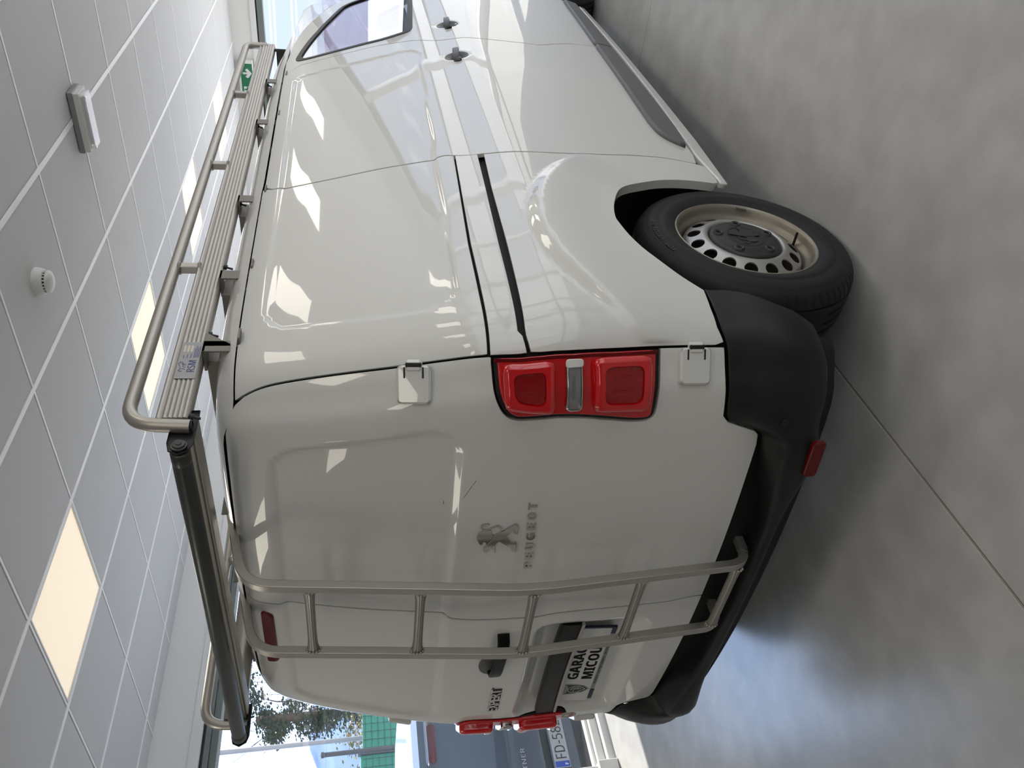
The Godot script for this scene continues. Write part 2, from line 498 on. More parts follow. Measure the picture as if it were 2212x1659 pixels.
var R_SIDE := PackedVector2Array([Vector2(1.150, 1.663), Vector2(1.147, 1.335), Vector2(3.02, 1.285), Vector2(2.975, 1.663)])
var R_REAR := PackedVector2Array([Vector2(-0.615, 1.643), Vector2(-0.635, 1.345), Vector2(0.635, 1.345), Vector2(0.615, 1.643)])
var R_PLATE := PackedVector2Array([Vector2(-0.66, 0.93), Vector2(-0.66, 0.66), Vector2(-0.145, 0.66), Vector2(-0.145, 0.93)])

func disp(s: float, y: float) -> float:
	var a := absf(s); var o := 0.0
	if a > 0.9:
		if y > 1.17 and y < 1.78 and a < 3.15:
			var d := sd_poly(Vector2(a, y), R_SIDE) - 0.083
			if d < 0.0: o -= 0.006 * smoothstep(0.0, -0.014, d)
		if a < 2.1 and y < 1.1:
			var r := Vector2(a - 1.37, y - 0.36); var rl := r.length()
			if rl < 0.68:
				var an := rad_to_deg(atan2(r.y, r.x))
				var fade := smoothstep(32.0, 58.0, an) * (1.0 - smoothstep(112.0, 146.0, an))
				var rim := smoothstep(0.672, 0.626, rl)
				o += 0.024 * rim * fade * lerpf(0.45, 1.0, smoothstep(0.42, 0.63, rl))
		if a > 2.8 and a < 3.6 and y > 0.9 and y < 1.25:
			for c in [Vector2(2.934, 1.058), Vector2(3.420, 1.048)]:
				var e := Vector2((a - c.x) / 0.058, (y - c.y) / 0.062).length()
				if e < 1.0: o -= 0.016 * (1.0 - e * e) * (1.0 - e * e)
	else:
		if y > 1.2 and y < 1.80:
			var d2 := sd_poly(Vector2(s, y), R_REAR) - 0.09
			if d2 < 0.004: o -= 0.013 * smoothstep(0.004, -0.020, d2)
		if s < 0.0 and y < 1.06:
			var d3 := sd_poly(Vector2(s, y), R_PLATE) - 0.06
			if d3 < 0.0: o -= 0.040 * smoothstep(0.0, -0.05, d3)
	return o

func surf(s: float, y: float, off := 0.0) -> Array:      # [point, normal] of the finished skin
	var b := base_at(s, y)
	var n: Vector3 = b[1].cross(b[2]).normalized()
	var h := disp(s, y)
	var nn := n
	var e := 0.002
	var ds := (disp(s + e, y) - disp(s - e, y)) / (2 * e); var dy := (disp(s, y + e) - disp(s, y - e)) / (2 * e)
	if ds != 0.0 or dy != 0.0:
		nn = ((b[1] as Vector3) + n * ds).cross((b[2] as Vector3) + n * dy).normalized()
	return [b[0] + n * (h + off), nn]

# A sheet of the skin, cut to a polygon of (s, y), with its edges rolled inwards.
func panel(poly: PackedVector2Array, o := {}) -> ArrayMesh:
	var cell: float = o.get("cell", 0.0125); var off: float = o.get("off", 0.0); var lip: float = o.get("lip", 0.014)
	var bev: float = o.get("bev", 0.0015); var holes: Array = o.get("holes", []); var shrink: float = o.get("shrink", 0.003)
	if shrink != 0.0: poly = Geometry2D.offset_polygon(poly, -shrink)[0]
	if Geometry2D.is_polygon_clockwise(poly): poly.reverse()
	var rim := poly
	if bev > 0.0:
		var r := Geometry2D.offset_polygon(poly, -bev)
		if r.size() == 1: poly = r[0]
	var lo := poly[0]; var hi := poly[0]
	for p in poly: lo = lo.min(p); hi = hi.max(p)
	var nx := int(ceil((hi.x - lo.x) / cell)); var ny := int(ceil((hi.y - lo.y) / cell))
	var mark := PackedByteArray(); mark.resize(nx * ny)
	var loops := [poly]; for h in holes: loops.append(h)
	for lp in loops:
		for k in lp.size():
			var p0: Vector2 = lp[k]; var p1: Vector2 = lp[(k + 1) % lp.size()]
			var st := int(ceil((p1 - p0).length() / (cell * 0.3))) + 1
			for t in st + 1:
				var p := (p0.lerp(p1, float(t) / st) - lo) / cell
				for dx in [-0.02, 0.02]:
					for dy in [-0.02, 0.02]:
						var cx := int(floor(p.x + dx)); var cy := int(floor(p.y + dy))
						if cx >= 0 and cy >= 0 and cx < nx and cy < ny: mark[cy * nx + cx] = 1
	var mb := MB.new(); var ids := {}
	var vid := func(p: Vector2) -> int:
		var key := Vector2i(roundi(p.x * 20000.0), roundi(p.y * 20000.0))
		if ids.has(key): return ids[key]
		var sf := surf(p.x, p.y, off)
		var id: int = mb.vert(sf[0], sf[1]); ids[key] = id
		return id
	for cy in ny:
		for cx in nx:
			var p00 := lo + Vector2(cx, cy) * cell; var p11 := p00 + Vector2(cell, cell)
			if mark[cy * nx + cx] == 0:
				var mid := (p00 + p11) * 0.5
				if not (Geometry2D.is_point_in_polygon(mid + Vector2(0.00031, 0.00017), poly) or Geometry2D.is_point_in_polygon(mid - Vector2(0.00023, 0.00041), poly)): continue
				var inhole := false
				for h in holes:
					if Geometry2D.is_point_in_polygon(mid, h): inhole = true
				if inhole: continue
				mb.quad_i(vid.call(p00), vid.call(Vector2(p11.x, p00.y)), vid.call(p11), vid.call(Vector2(p00.x, p11.y)))
			else:
				var sq := PackedVector2Array([p00, Vector2(p11.x, p00.y), p11, Vector2(p00.x, p11.y)])
				var parts := Geometry2D.intersect_polygons(sq, poly)
				for h in holes:
					var nxt: Array[PackedVector2Array] = []
					for q in parts: nxt.append_array(Geometry2D.clip_polygons(q, h))
					parts = nxt
				for q in parts:
					var tr := Geometry2D.triangulate_polygon(q)
					for t in range(0, tr.size(), 3): mb.tri_i(vid.call(q[tr[t]]), vid.call(q[tr[t + 1]]), vid.call(q[tr[t + 2]]))
	skirt(mb, poly, rim, cell, off, lip, bev)
	for h in holes:
		var hh: PackedVector2Array = h.duplicate()
		if not Geometry2D.is_polygon_clockwise(hh): hh.reverse()
		skirt(mb, hh, hh, cell, off, lip, 0.0)
	return mb.mesh()

func skirt(mb: MB, poly: PackedVector2Array, rim: PackedVector2Array, cell: float, off: float, lip: float, bev: float):
	var pts := PackedVector2Array()
	for k in poly.size():
		var p0 := poly[k]; var p1 := poly[(k + 1) % poly.size()]
		var st := maxi(1, int(ceil((p1 - p0).length() / cell)))
		for t in st: pts.append(p0.lerp(p1, float(t) / st))
	var n := pts.size(); var steps := 1 if bev < 0.003 else 5
	var row := []
	for k in n:
		var p := pts[k]; var sf := surf(p.x, p.y, off)
		var t2 := (pts[(k + 1) % n] - pts[(k - 1 + n) % n]).normalized()
		var b := base_at(p.x, p.y)
		var tang: Vector3 = ((b[1] as Vector3) * t2.x + (b[2] as Vector3) * t2.y).normalized()
		var nrm: Vector3 = sf[1]; var out := tang.cross(nrm).normalized()      # counter-clockwise loops: outwards
		var col := []
		for j in steps + 1:
			var a := PI * 0.5 * j / steps
			col.append([sf[0] + out * (bev * sin(a)) - nrm * (bev * (1.0 - cos(a))), (nrm * cos(a) + out * sin(a)).normalized()])
		col.append([sf[0] + out * bev - nrm * maxf(lip, bev), out])
		row.append(col)
	for k in n:
		var c0: Array = row[k]; var c1: Array = row[(k + 1) % n]
		for j in c0.size() - 1:
			var b := mb.v.size()
			mb.vert(c0[j][0], c0[j][1]); mb.vert(c1[j][0], c1[j][1]); mb.vert(c1[j + 1][0], c1[j + 1][1]); mb.vert(c0[j + 1][0], c0[j + 1][1])
			mb.quad_i(b, b + 1, b + 2, b + 3)

func mirror(p: PackedVector2Array) -> PackedVector2Array:
	var o := PackedVector2Array(); for q in p: o.append(Vector2(-q.x, q.y))
	o.reverse(); return o

func frame_at(s: float, y: float, off := 0.0) -> Transform3D:     # x to the right as seen from outside, y up, z outwards
	var sf := surf(s, y, off); var n: Vector3 = sf[1]
	var b := base_at(s, y); n = (b[1] as Vector3).cross(b[2]).normalized()
	var x := Vector3.UP.cross(n).normalized()
	return Transform3D(Basis(x, n.cross(x), n), sf[0])

func smooth_loop(p: PackedVector2Array, r: float, k := 5) -> PackedVector2Array:
	var o := PackedVector2Array(); var n := p.size()
	for a in n:
		var c := p[a]; var d0 := p[(a - 1 + n) % n] - c; var d1 := p[(a + 1) % n] - c
		var rr := minf(r, minf(d0.length(), d1.length()) * 0.48)
		var p0 := c + d0.normalized() * rr; var p1 := c + d1.normalized() * rr
		for j in k + 1:
			var t := float(j) / k
			o.append(p0 * (1 - t) * (1 - t) + c * 2 * t * (1 - t) + p1 * t * t)
	return o

func curve_pts(a: Array, per := 6) -> PackedVector2Array:      # a smooth open line through points
	var p := pv(a); var o := PackedVector2Array(); var n := p.size()
	for k in n - 1:
		for j in per: o.append(p[k].cubic_interpolate(p[k + 1], p[maxi(k - 1, 0)], p[mini(k + 2, n - 1)], float(j) / per))
	o.append(p[n - 1]); return o

const LION := [
	[-89, 59, -19, 17, 15, 5, 43, -35, 91, -97, 91, -107, 75, -119, 17, -119, 23, -103, 55, -95, 47, -89, -11, -53, -35, -23, -101, 37, -119, 37, -111, 53],
	[-5, -45, -3, -59, -47, -97, -47, -121, -117, -123, -109, -101, -77, -91, -75, -73, -35, -23],
	[43, 69, 51, 39, 47, 25, 15, 15, 15, 5, -19, 17, -51, 33, -57, 43, -41, 51, -41, 63, -61, 67, -59, 79, -17, 99, 7, 99, 35, 87],
	[41, 69, 69, 83, 83, 83, 93, 73, 101, 43, 91, 37, 79, 73, 69, 75, 57, 69, 55, 49, 85, 1, 83, -13, 67, -29, 49, -39, 41, -31, 65, -17, 75, -3, 47, 47],
	[-83, 17, -65, -7, -127, -11, -127, -5, -93, 3, -99, 7]]

func lion_mesh(scale: float, depth: float) -> ArrayMesh:
	var mb := MB.new(); var k := 0
	for a in LION:
		var p := PackedVector2Array(); for j in range(0, a.size(), 2): p.append(Vector2(a[j], a[j + 1]) * 0.0005 * scale)
		if Geometry2D.is_polygon_clockwise(p): p.reverse()
		add_plate(mb, p, depth * (1.0 - 0.12 * k), Transform3D.IDENTITY, minf(0.0011, depth * 0.35) * scale); k += 1
	return mb.mesh()

# ---------------------------------------------------------------- the van
func van_all():
	var van := thing("van", "white panel van with open tubular roof rack, seen from its rear right corner", "van")
	var seam := [.896, .606, .890, .785, .885, .90, .884, 1.0, .895, 1.098, .901, 1.2, .906, 1.32, .907, 1.43, .908, 1.553, .902, 1.666, .891, 1.737, .874, 1.781]
	var seam_pts := curve_pts(seam, 5)
	var low := [.0, .466, .33, .467, .62, .470, .655, .475, .668, .488, .682, .535, .694, .572, .712, .588, .80, .598, .896, .606]
	var split_x := func(y: float) -> float:
		return pchip([.44, .50, .58, .744, .932, .99, 1.06, 1.25, 1.262, 1.48, 1.69, 1.82], [.004, .0, -.018, -.026, -.033, -.045, -.044, -.032, -.022, -.011, -.006, -.02], [y])[0]
	var split_pts := PackedVector2Array()
	for k in 40:
		var y := 1.838 - (1.838 - 0.466) * k / 39.0
		split_pts.append(Vector2(split_x.call(y), y))
	# the lamp's outline in the right-hand door (mirrored for the left)
	var lamp_cut := smooth_loop(pv([.93, 1.197, .80, 1.186, .735, 1.155, .698, .83, .703, .781, .93, .782]), 0.045)
	var door_outer := PackedVector2Array()
	door_outer.append_array(pv(low))
	door_outer.append_array(seam_pts)
	door_outer.append_array(pv([.853, 1.806, .82, 1.823, .76, 1.836]))
	var rd := door_outer.duplicate(); rd.remove_at(0); rd.insert(0, split_pts[39]); rd.append(Vector2(.3, 1.838))
	for k in 39: rd.append(split_pts[k])
	rd = Geometry2D.clip_polygons(rd, lamp_cut)[0]
	var right_door := put("rear_door", panel(rd), "van_paint", van)
	right_door.set_meta("label", "wide right rear door with chrome emblem")
	var ld := mirror(door_outer); ld.remove_at(ld.size() - 1)
	var ld2 := PackedVector2Array([split_pts[0]]); ld2.append(Vector2(-.3, 1.838)); ld2.append_array(ld)
	for k in range(39, 0, -1): ld2.append(split_pts[k])
	ld2 = Geometry2D.clip_polygons(ld2, mirror(lamp_cut))[0]
	var left_door := put("rear_door", panel(ld2), "van_paint", van)
	left_door.set_meta("label", "left rear door with number plate recess")

	# right side
	var arch := curve_pts([1.071, .619, 1.137, .677, 1.223, .727, 1.30, .753, 1.373, .765, 1.429, .766, 1.52, .742, 1.621, .690, 1.702, .580, 1.742, .465, 1.760, .320], 5)
	var seam_b := curve_pts([1.915, .325, 1.925, .45, 1.916, .56, 1.896, .70, 1.887, .804, 1.888, 1.0, 1.910, 1.086], 4)
	var lowq := pv([.904, .606, .946, .620, 1.003, .623]); lowq.append_array(arch); lowq.append(Vector2(1.772, .300)); lowq.append(Vector2(1.80, .292)); lowq.append(Vector2(1.907, .295))
	lowq.append_array(seam_b)
	lowq.append_array(pv([1.677, 1.096, 1.321, 1.104, .964, 1.114, .945, 1.113, .898, 1.104]))
	for k in range(seam_pts.size() - 1, -1, -1):
		if seam_pts[k].y < 1.09 and seam_pts[k].y > 0.62: lowq.append(seam_pts[k])
	var strip := pv([.898, 1.108, .945, 1.117, .960, 1.127, 1.326, 1.1205, 1.68, 1.1085, 1.914, 1.1015, 1.918, 1.177, 1.338, 1.198, 1.121, 1.199, .901, 1.199])
	var seam_b2 := curve_pts([1.918, 1.177, 1.925, 1.211, 1.915, 1.246, 1.920, 1.30, 1.922, 1.425, 1.903, 1.586, 1.882, 1.744, 1.897, 1.785], 4)
	var upq := PackedVector2Array(); upq.append(Vector2(.902, 1.201))
	upq.append(Vector2(1.121, 1.202)); upq.append(Vector2(1.338, 1.2005)); upq.append_array(seam_b2)
	upq.append_array(pv([1.90, 1.806, .858, 1.806]))
	for k in range(seam_pts.size() - 1, -1, -1):
		if seam_pts[k].y > 1.21: upq.append(seam_pts[k])
	var slide := pv([2.0, .305, 2.6, .262, 3.276, .225, 3.273, .345, 3.237, .495, 3.142, .658, 3.150, .79, 3.160, .89, 3.178, 1.054, 3.224, 1.215, 3.258, 1.379, 3.250, 1.576, 3.250, 1.732, 3.230, 1.784, 3.20, 1.800, 1.912, 1.800])
	for k in range(seam_b2.size() - 1, -1, -1): slide.append(seam_b2[k])
	for k in range(seam_b.size() - 1, -1, -1): slide.append(seam_b[k])
	var window := smooth_loop(pv([3.334, 1.722, 3.322, 1.621, 3.335, 1.346, 3.375, 1.238, 3.43, 1.222, 3.965, 1.186, 4.18, 1.18, 4.24, 1.28, 4.22, 1.50, 4.19, 1.536, 4.06, 1.584, 3.924, 1.630, 3.72, 1.685, 3.527, 1.723, 3.40, 1.742]), 0.05)
	var fdoor := pv([3.276, .225, 4.25, .20, 4.30, .60, 4.38, 1.10, 4.40, 1.20, 4.40, 1.50, 4.34, 1.60, 4.15, 1.70, 3.92, 1.77, 3.75, 1.80, 3.20, 1.80, 3.230, 1.784, 3.250, 1.732, 3.250, 1.576, 3.258, 1.379, 3.224, 1.215, 3.178, 1.054, 3.160, .89, 3.150, .79, 3.142, .658, 3.237, .495, 3.273, .345])
	for side in [0, 1]:
		var left: bool = side == 1
		var c := 0.05 if left else 0.0125
		var f := func(p: PackedVector2Array) -> PackedVector2Array: return mirror(p) if left else p
		put("lower_quarter_panel", panel(f.call(lowq), {cell = c, lip = 0.03}), "van_paint", van)
		put("rail_cover_strip", panel(f.call(strip), {cell = c, shrink = 0.0015}), "van_paint", van)
		put("upper_quarter_panel", panel(f.call(upq), {cell = c}), "van_paint", van)
		var sd := put("sliding_door", panel(f.call(slide), {cell = c}), "van_paint", van)
		sd.set_meta("label", "sliding side door with grey pull handle")
		var fd := put("front_door", panel(f.call(fdoor), {cell = maxf(c, 0.02), holes = [f.call(window)]}), "van_paint", van)
		var win_rub := smooth_loop(Geometry2D.offset_polygon(window, 0.012)[0], 0.02)
		put("window_seal", ring_panel(f.call(win_rub), f.call(Geometry2D.offset_polygon(window, -0.014)[0]), 0.003), "seal_black", fd)
		put("window_glass", panel(f.call(window), {cell = 0.04, off = -0.006, lip = 0.002, shrink = 0.0, bev = 0.0}), "glass_van", fd)
		if not left:
			side_handle(sd, 2.934, 1.058, false)
			side_handle(fd, 3.420, 1.048, true)
		# grey rub strip on both doors
		var tr1 := pv([2.034, .318, 2.075, .350, 2.10, .374, 2.135, .391, 2.175, .400, 2.261, .402, 3.268, .352, 3.28, .255, 2.237, .295])
		var tr2 := pv([3.274, .352, 4.2, .300, 4.2, .22, 3.284, .255])
		put("rub_strip", panel(f.call(tr1), {cell = 0.03, off = 0.016, lip = 0.02, bev = 0.012, shrink = 0.0}), "trim_plastic", sd)
		put("rub_strip", panel(f.call(tr2), {cell = 0.03, off = 0.016, lip = 0.02, bev = 0.012, shrink = 0.0}), "trim_plastic", fd)
		var sill := pv([1.768, .298, 1.80, .290, 2.0, .300, 2.6, .256, 3.28, .220, 4.25, .19, 4.25, .15, 3.28, .175, 2.2, .225, 1.775, .262])
		put("sill", panel(f.call(sill), {cell = 0.03, off = 0.004, lip = 0.02, bev = 0.006, shrink = 0.0}), "van_paint", van)
		put("front_wing", panel(f.call(pv([4.25, .25, 4.70, .30, 5.4, .25, 6.05, .25, 6.05, 1.13, 4.41, 1.13, 4.30, .60])), {cell = 0.06}), "van_paint", van)
		put("windscreen", panel(f.call(pv([4.43, 1.15, 6.05, 1.15, 6.05, 1.785, 3.95, 1.785, 4.18, 1.70, 4.37, 1.60])), {cell = 0.06, off = -0.004, lip = 0.004, bev = 0.0}), "glass_van", van)
		# wheel well and wheel
		var sx := -1.0 if left else 1.0
		for wz in [-0.80, -4.03]:
			var well := MB.new(); var prof := [[0.425, 0.0], [0.425, 0.36], [0.10, 0.40]]
			add_lathe(well, prof, 40, Vector3(-sx, 0, 0), Vector3(0.905 * sx, 0.335, wz))
			var keep := PackedInt32Array()
			for t in range(0, well.i.size(), 3):
				if (well.v[well.i[t]].y + well.v[well.i[t + 1]].y + well.v[well.i[t + 2]].y) / 3.0 > 0.30: keep.append_array(PackedInt32Array([well.i[t], well.i[t + 1], well.i[t + 2]]))
			well.i = keep
			put("wheel_well", well.mesh(), "gap_black", van)
			wheel(van, sx, wz, wz > -2.0 and not left)
		tail_light(van, lamp_cut, left)
		hinges(right_door if not left else left_door, left)
	inner_shell(van)
	roof(van)
	bumper(van)
	cab(van)
	rear_details(right_door, left_door)

func ring_panel(outer: PackedVector2Array, inner: PackedVector2Array, off: float) -> ArrayMesh:
	return panel(outer, {cell = 0.03, off = off, lip = 0.012, shrink = 0.0, bev = 0.001, holes = [inner]})

func inner_shell(van: Node3D):
	var mb := MB.new(); var st := 0.05
	var ns := int(8.4 / st); var ny := 31
	var ids := {}
	for a in ns:
		for b in ny:
			var s := -4.2 + st * (a + 0.5); var y := 0.27 + 0.05 * (b + 0.5)
			var aa := absf(s)
			if aa > 3.2 and y > 1.1: continue
			if Vector2(aa - 1.42, y - 0.335).length() < 0.49: continue
			if aa > 3.9: continue
			if s < 0.0 and aa < 0.75 and y > 0.55 and y < 1.05: continue
			var q := []
			for c in [[0, 0], [1, 0], [1, 1], [0, 1]]:
				var key := Vector2i(a + c[0], b + c[1])
				if not ids.has(key):
					var sp := -4.2 + st * key.x; var yp := 0.27 + 0.05 * key.y
					var bs := base_at(sp, yp); var n: Vector3 = bs[1].cross(bs[2]).normalized()
					ids[key] = mb.vert(bs[0] - n * 0.024, n)
				q.append(ids[key])
			mb.quad_i(q[0], q[1], q[2], q[3])
	put("inner_body", mb.mesh(), "gap_black", van)
	var ub := MB.new()
	add_box(ub, Vector3(-0.60, 0.24, -4.5), Vector3(0.60, 0.33, -0.30), 0.01)
	for sx in [-1.0, 1.0]:
		add_box(ub, Vector3(minf(0.6 * sx, 0.86 * sx), 0.24, -3.55), Vector3(maxf(0.6 * sx, 0.86 * sx), 0.30, -1.27), 0.01)
	add_box(ub, Vector3(-0.80, 0.30, -0.34), Vector3(0.80, 0.46, -0.27), 0.01)
	put("underbody", ub.mesh(), "gap_black", van)
	put("rear_axle", tube([Vector3(-0.7, 0.335, -0.8), Vector3(0.7, 0.335, -0.8)], 0.05, 12), "gap_black", van)

func roof(van: Node3D):
	var mb := MB.new(); var ss := []
	var s := -S_END
	while s < S_END + 0.001:
		ss.append(s); s += 0.03 if absf(s) < 1.3 else 0.08
	var ys := [0.0, 0.12, 0.25, 0.40, 0.55, 0.68, 0.78, 0.86, 0.92, 0.96, 0.985, 0.998]
	for a in ss:
		var y0 := lerpf(1.842, 1.806, smoothstep(0.72, 0.86, absf(a)))
		if absf(a) > 1.8: y0 = lerpf(1.806, 1.803, smoothstep(1.88, 1.92, absf(a)))
		if absf(a) > 3.2: y0 = lerpf(1.803, 1.790, smoothstep(3.6, 4.0, absf(a)))
		for t in ys:
			var b := base_at(a, lerpf(y0, 1.8999, t))
			var n: Vector3 = (b[1] as Vector3).cross(b[2]).normalized()
			if t > 0.97: n = Vector3.UP
			mb.vert(b[0], n)
	var k := ys.size()
	for a in ss.size() - 1:
		for b in k - 1: mb.quad_i(a * k + b, (a + 1) * k + b, (a + 1) * k + b + 1, a * k + b + 1)
	put("roof", mb.mesh(), "van_paint", van)

func bumper(van: Node3D):
	# the plastic rear bumper: a step in the middle, ears that climb round the corners to the wheel arches
	var mb := MB.new()
	var top := [[0.0, .462], [.62, .464], [.655, .468], [.668, .482], [.682, .53], [.694, .566], [.712, .583], [.80, .594], [.893, .602], [.946, .616], [1.003, .620], [1.07, .620], [1.2, .62]]
	var kx := []; var ky := []
	for t in top: kx.append(t[0]); ky.append(t[1])
	var sm := [1.072, 1.066, 1.058, 1.045, 1.03, 1.01, .992, .978, .968, .955, .945, .94]
	var n := 150; var rows := 12
	for a in n + 1:
		var u := 2.0 * a / n - 1.0
		for r in rows:
			var sp: float = u * sm[r]; var aa := absf(sp)
			var e := smoothstep(0.60, 0.75, aa)                # 0: step, 1: ear
			var y0: float = pchip(kx, ky, [aa])[0]
			var t := float(r) / (rows - 1)
			var lowc := lerpf(0.385, 0.335, smoothstep(0.0, 0.7, aa)); var lowe := lerpf(0.325, 0.36, smoothstep(0.84, 0.98, aa))
			# step section: out along the ledge, then down the face
			var co := [-.004, .002, .022, .055, .078, .088, .092, .093, .092, .088, .074, .03]
			var cy := [.0, .002, -.002, -.012, -.020, -.028, -.042, 1.0, 2.0, 3.0, 4.0, 4.2]
			var yc: float
			if r <= 6: yc = .464 + cy[r]
			else: yc = lerpf(.422, lowc, clampf((cy[r]) / 4.0, 0.0, 1.0)) - (0.004 if r == 11 else 0.0)
			var eo := [.004, .008, .022, .036, .048, .057, .063, .066, .066, .062, .052, .02]
			var ey := lerpf(y0, lowe, pow(t, 1.0))
			if r == 1: ey = y0 - 0.004
			var bulge := lerpf(1.0, 0.62, smoothstep(0.88, 1.05, aa))
			var mid := 1.0 - smoothstep(0.30, 0.68, aa)
			var cm := [-.10, -.07, -.03, .0, .030, .052, .060, .062, .062, .058, .048, .02]
			var ym := [.378, .380, .383, .387, .392, .395, .388, .380, .372, .364, .357, .355]
			yc = lerpf(yc, ym[r], mid)
			var off := lerpf(lerpf(co[r], cm[r], mid), eo[r] * bulge, e); var y := lerpf(yc, ey, e)
			if r == 0: y = lerpf(y0, ym[0], mid)
			var b := base_at(sp, y); var nn: Vector3 = (b[1] as Vector3).cross(b[2]).normalized()
			nn.y = 0.0; nn = nn.normalized()
			mb.vert(b[0] + nn * off, nn)
	for a in n:
		for r in rows - 1: mb.i.append_array(PackedInt32Array([a * rows + r, (a + 1) * rows + r, (a + 1) * rows + r + 1, a * rows + r, (a + 1) * rows + r + 1, a * rows + r + 1]))
	# smooth normals from the faces; one sense for the whole sheet
	var acc := PackedVector3Array(); acc.resize(mb.v.size())
	for t in range(0, mb.i.size(), 3):
		var g := (mb.v[mb.i[t + 1]] - mb.v[mb.i[t]]).cross(mb.v[mb.i[t + 2]] - mb.v[mb.i[t]])
		for j in 3: acc[mb.i[t + j]] += g
	var probe := (n / 2) * rows + 8
	var sense := 1.0 if acc[probe].dot(mb.n[probe]) > 0.0 else -1.0
	for k in acc.size(): mb.n[k] = acc[k].normalized() * sense
	var idx := mb.i; mb.i = PackedInt32Array()
	for t in range(0, idx.size(), 3):
		if sense > 0.0: mb.i.append_array(PackedInt32Array([idx[t], idx[t + 2], idx[t + 1]]))
		else: mb.i.append_array(PackedInt32Array([idx[t], idx[t + 1], idx[t + 2]]))
	var bp := put("rear_bumper", mb.mesh(), "bumper_plastic", van)
	bp.set_meta("label", "dark grey plastic rear bumper")
	for sg in [1.0]:
		var fr := frame_at(0.645 * sg, 0.362, 0.086)
		put("reflector", plate(rrect(-0.055, -0.02, 0.055, 0.018, 0.012), 0.012, fr, 0.003), "red_dark", bp)
		var cap := frame_at(0.73 * sg, 0.455, 0.062)
		put("sensor_cap", plate(ellipse(0, 0, 0.011, 0.011), 0.004, cap, 0.001), "seal_black", bp)

func tail_light(van: Node3D, cut: PackedVector2Array, left: bool):
	var f := func(p: PackedVector2Array) -> PackedVector2Array: return mirror(p) if left else p
	var inside := pv([.60, .70, .887, .70, .887, .79, .882, .90, .881, 1.0, .892, 1.098, .898, 1.2, .898, 1.25, .60, 1.25])
	cut = Geometry2D.intersect_polygons(cut, inside)[0]
	var seal := Geometry2D.offset_polygon(cut, -0.002)[0]
	var t := put("tail_light", panel(f.call(seal), {cell = 0.012, off = -0.002, lip = 0.02, shrink = 0.0}), "seal_black", van)
	t.set_meta("label", "red tail light with clear middle lens")
	var base := Geometry2D.offset_polygon(cut, -0.011)[0]
	base = Geometry2D.merge_polygons(base, Geometry2D.intersect_polygons(Geometry2D.offset_polygon(cut, -0.003)[0], pv([.84, .80, .91, .797, .91, 1.185, .84, 1.178]))[0])[0]
	put("lens_base", panel(f.call(base), {cell = 0.012, off = 0.006, lip = 0.01, bev = 0.004, shrink = 0.0}), "red_base", t)
	var st := pv([.893, 1.19, .887, 1.098, .876, 1.0, .877, .90, .882, .79, .874, .79, .869, .90, .868, 1.0, .879, 1.098, .884, 1.19])
	put("dark_stripe", panel(f.call(st), {cell = 0.012, off = 0.0075, lip = 0.004, bev = 0.0, shrink = 0.0}), "red_dark", t)
	var blocks := [pv([.878, 1.168, .776, 1.162, .747, 1.048, .868, 1.048]), pv([.864, .952, .742, .946, .743, .812, .870, .812])]
	for b in blocks:
		var outer := smooth_loop(Geometry2D.offset_polygon(b, 0.004)[0], 0.036)
		var frame_in := smooth_loop(Geometry2D.offset_polygon(b, -0.020)[0], 0.022)
		put("lens_frame", panel(f.call(outer), {cell = 0.008, off = 0.036, lip = 0.034, bev = 0.016, shrink = 0.0, holes = [f.call(frame_in)]}), "red_base", t)
		put("reflector_bowl", panel(f.call(frame_in), {cell = 0.02, off = 0.010, lip = 0.002, bev = 0.0, shrink = 0.0}), "red_chrome", t)
		put("lens", panel(f.call(frame_in), {cell = 0.012, off = 0.031, lip = 0.004, bev = 0.003, shrink = 0.0}), "red_lens", t)
		var c := Vector2.ZERO; for p in b: c += p / b.size()
		var fr := frame_at(-c.x if left else c.x, c.y - 0.004, 0.010)
		var ribs := MB.new()
		for k in 9: add_box(ribs, Vector3(-0.026 + k * 0.0058, -0.027, 0.0), Vector3(-0.0225 + k * 0.0058, 0.027, 0.010), 0.0012, fr)
		for k in 7:
			var a := TAU * k / 7.0 + 0.3
			add_box(ribs, Vector3(0.038, -0.003, 0.0), Vector3(0.05, 0.003, 0.009), 0.001, fr * Transform3D(Basis(Vector3.BACK, a), Vector3.ZERO))
		put("reflector_ribs", ribs.mesh(), "red_chrome", t)
	var mid := smooth_loop(pv([.868, 1.022, .744, 1.018, .742, .976, .864, .980]), 0.014)
	put("clear_lens_back", panel(f.call(mid), {cell = 0.02, off = 0.008, lip = 0.002, bev = 0.0, shrink = 0.0}), "lamp_chrome", t)
	put("clear_lens_frame", panel(f.call(mid), {cell = 0.01, off = 0.024, lip = 0.02, bev = 0.006, shrink = 0.0, holes = [f.call(smooth_loop(Geometry2D.offset_polygon(mid, -0.006)[0], 0.008))]}), "chrome", t)
	put("clear_lens", panel(f.call(Geometry2D.offset_polygon(mid, -0.006)[0]), {cell = 0.012, off = 0.022, lip = 0.004, bev = 0.002, shrink = 0.0}), "clear_lens", t)
	var end := smooth_loop(pv([.870, 1.022, .848, 1.0215, .847, .980, .867, .980]), 0.008)
	put("clear_lens_end", panel(f.call(end), {cell = 0.01, off = 0.0262, lip = 0.004, bev = 0.002, shrink = 0.0}), "plastic_white", t)
	var fb := frame_at(-.80 if left else .80, 1.0, 0.008)
	put("bulb_holder", box(Vector3(-0.03, -0.003, 0), Vector3(0.03, 0.003, 0.010), 0.001, fb), "seal_black", t)

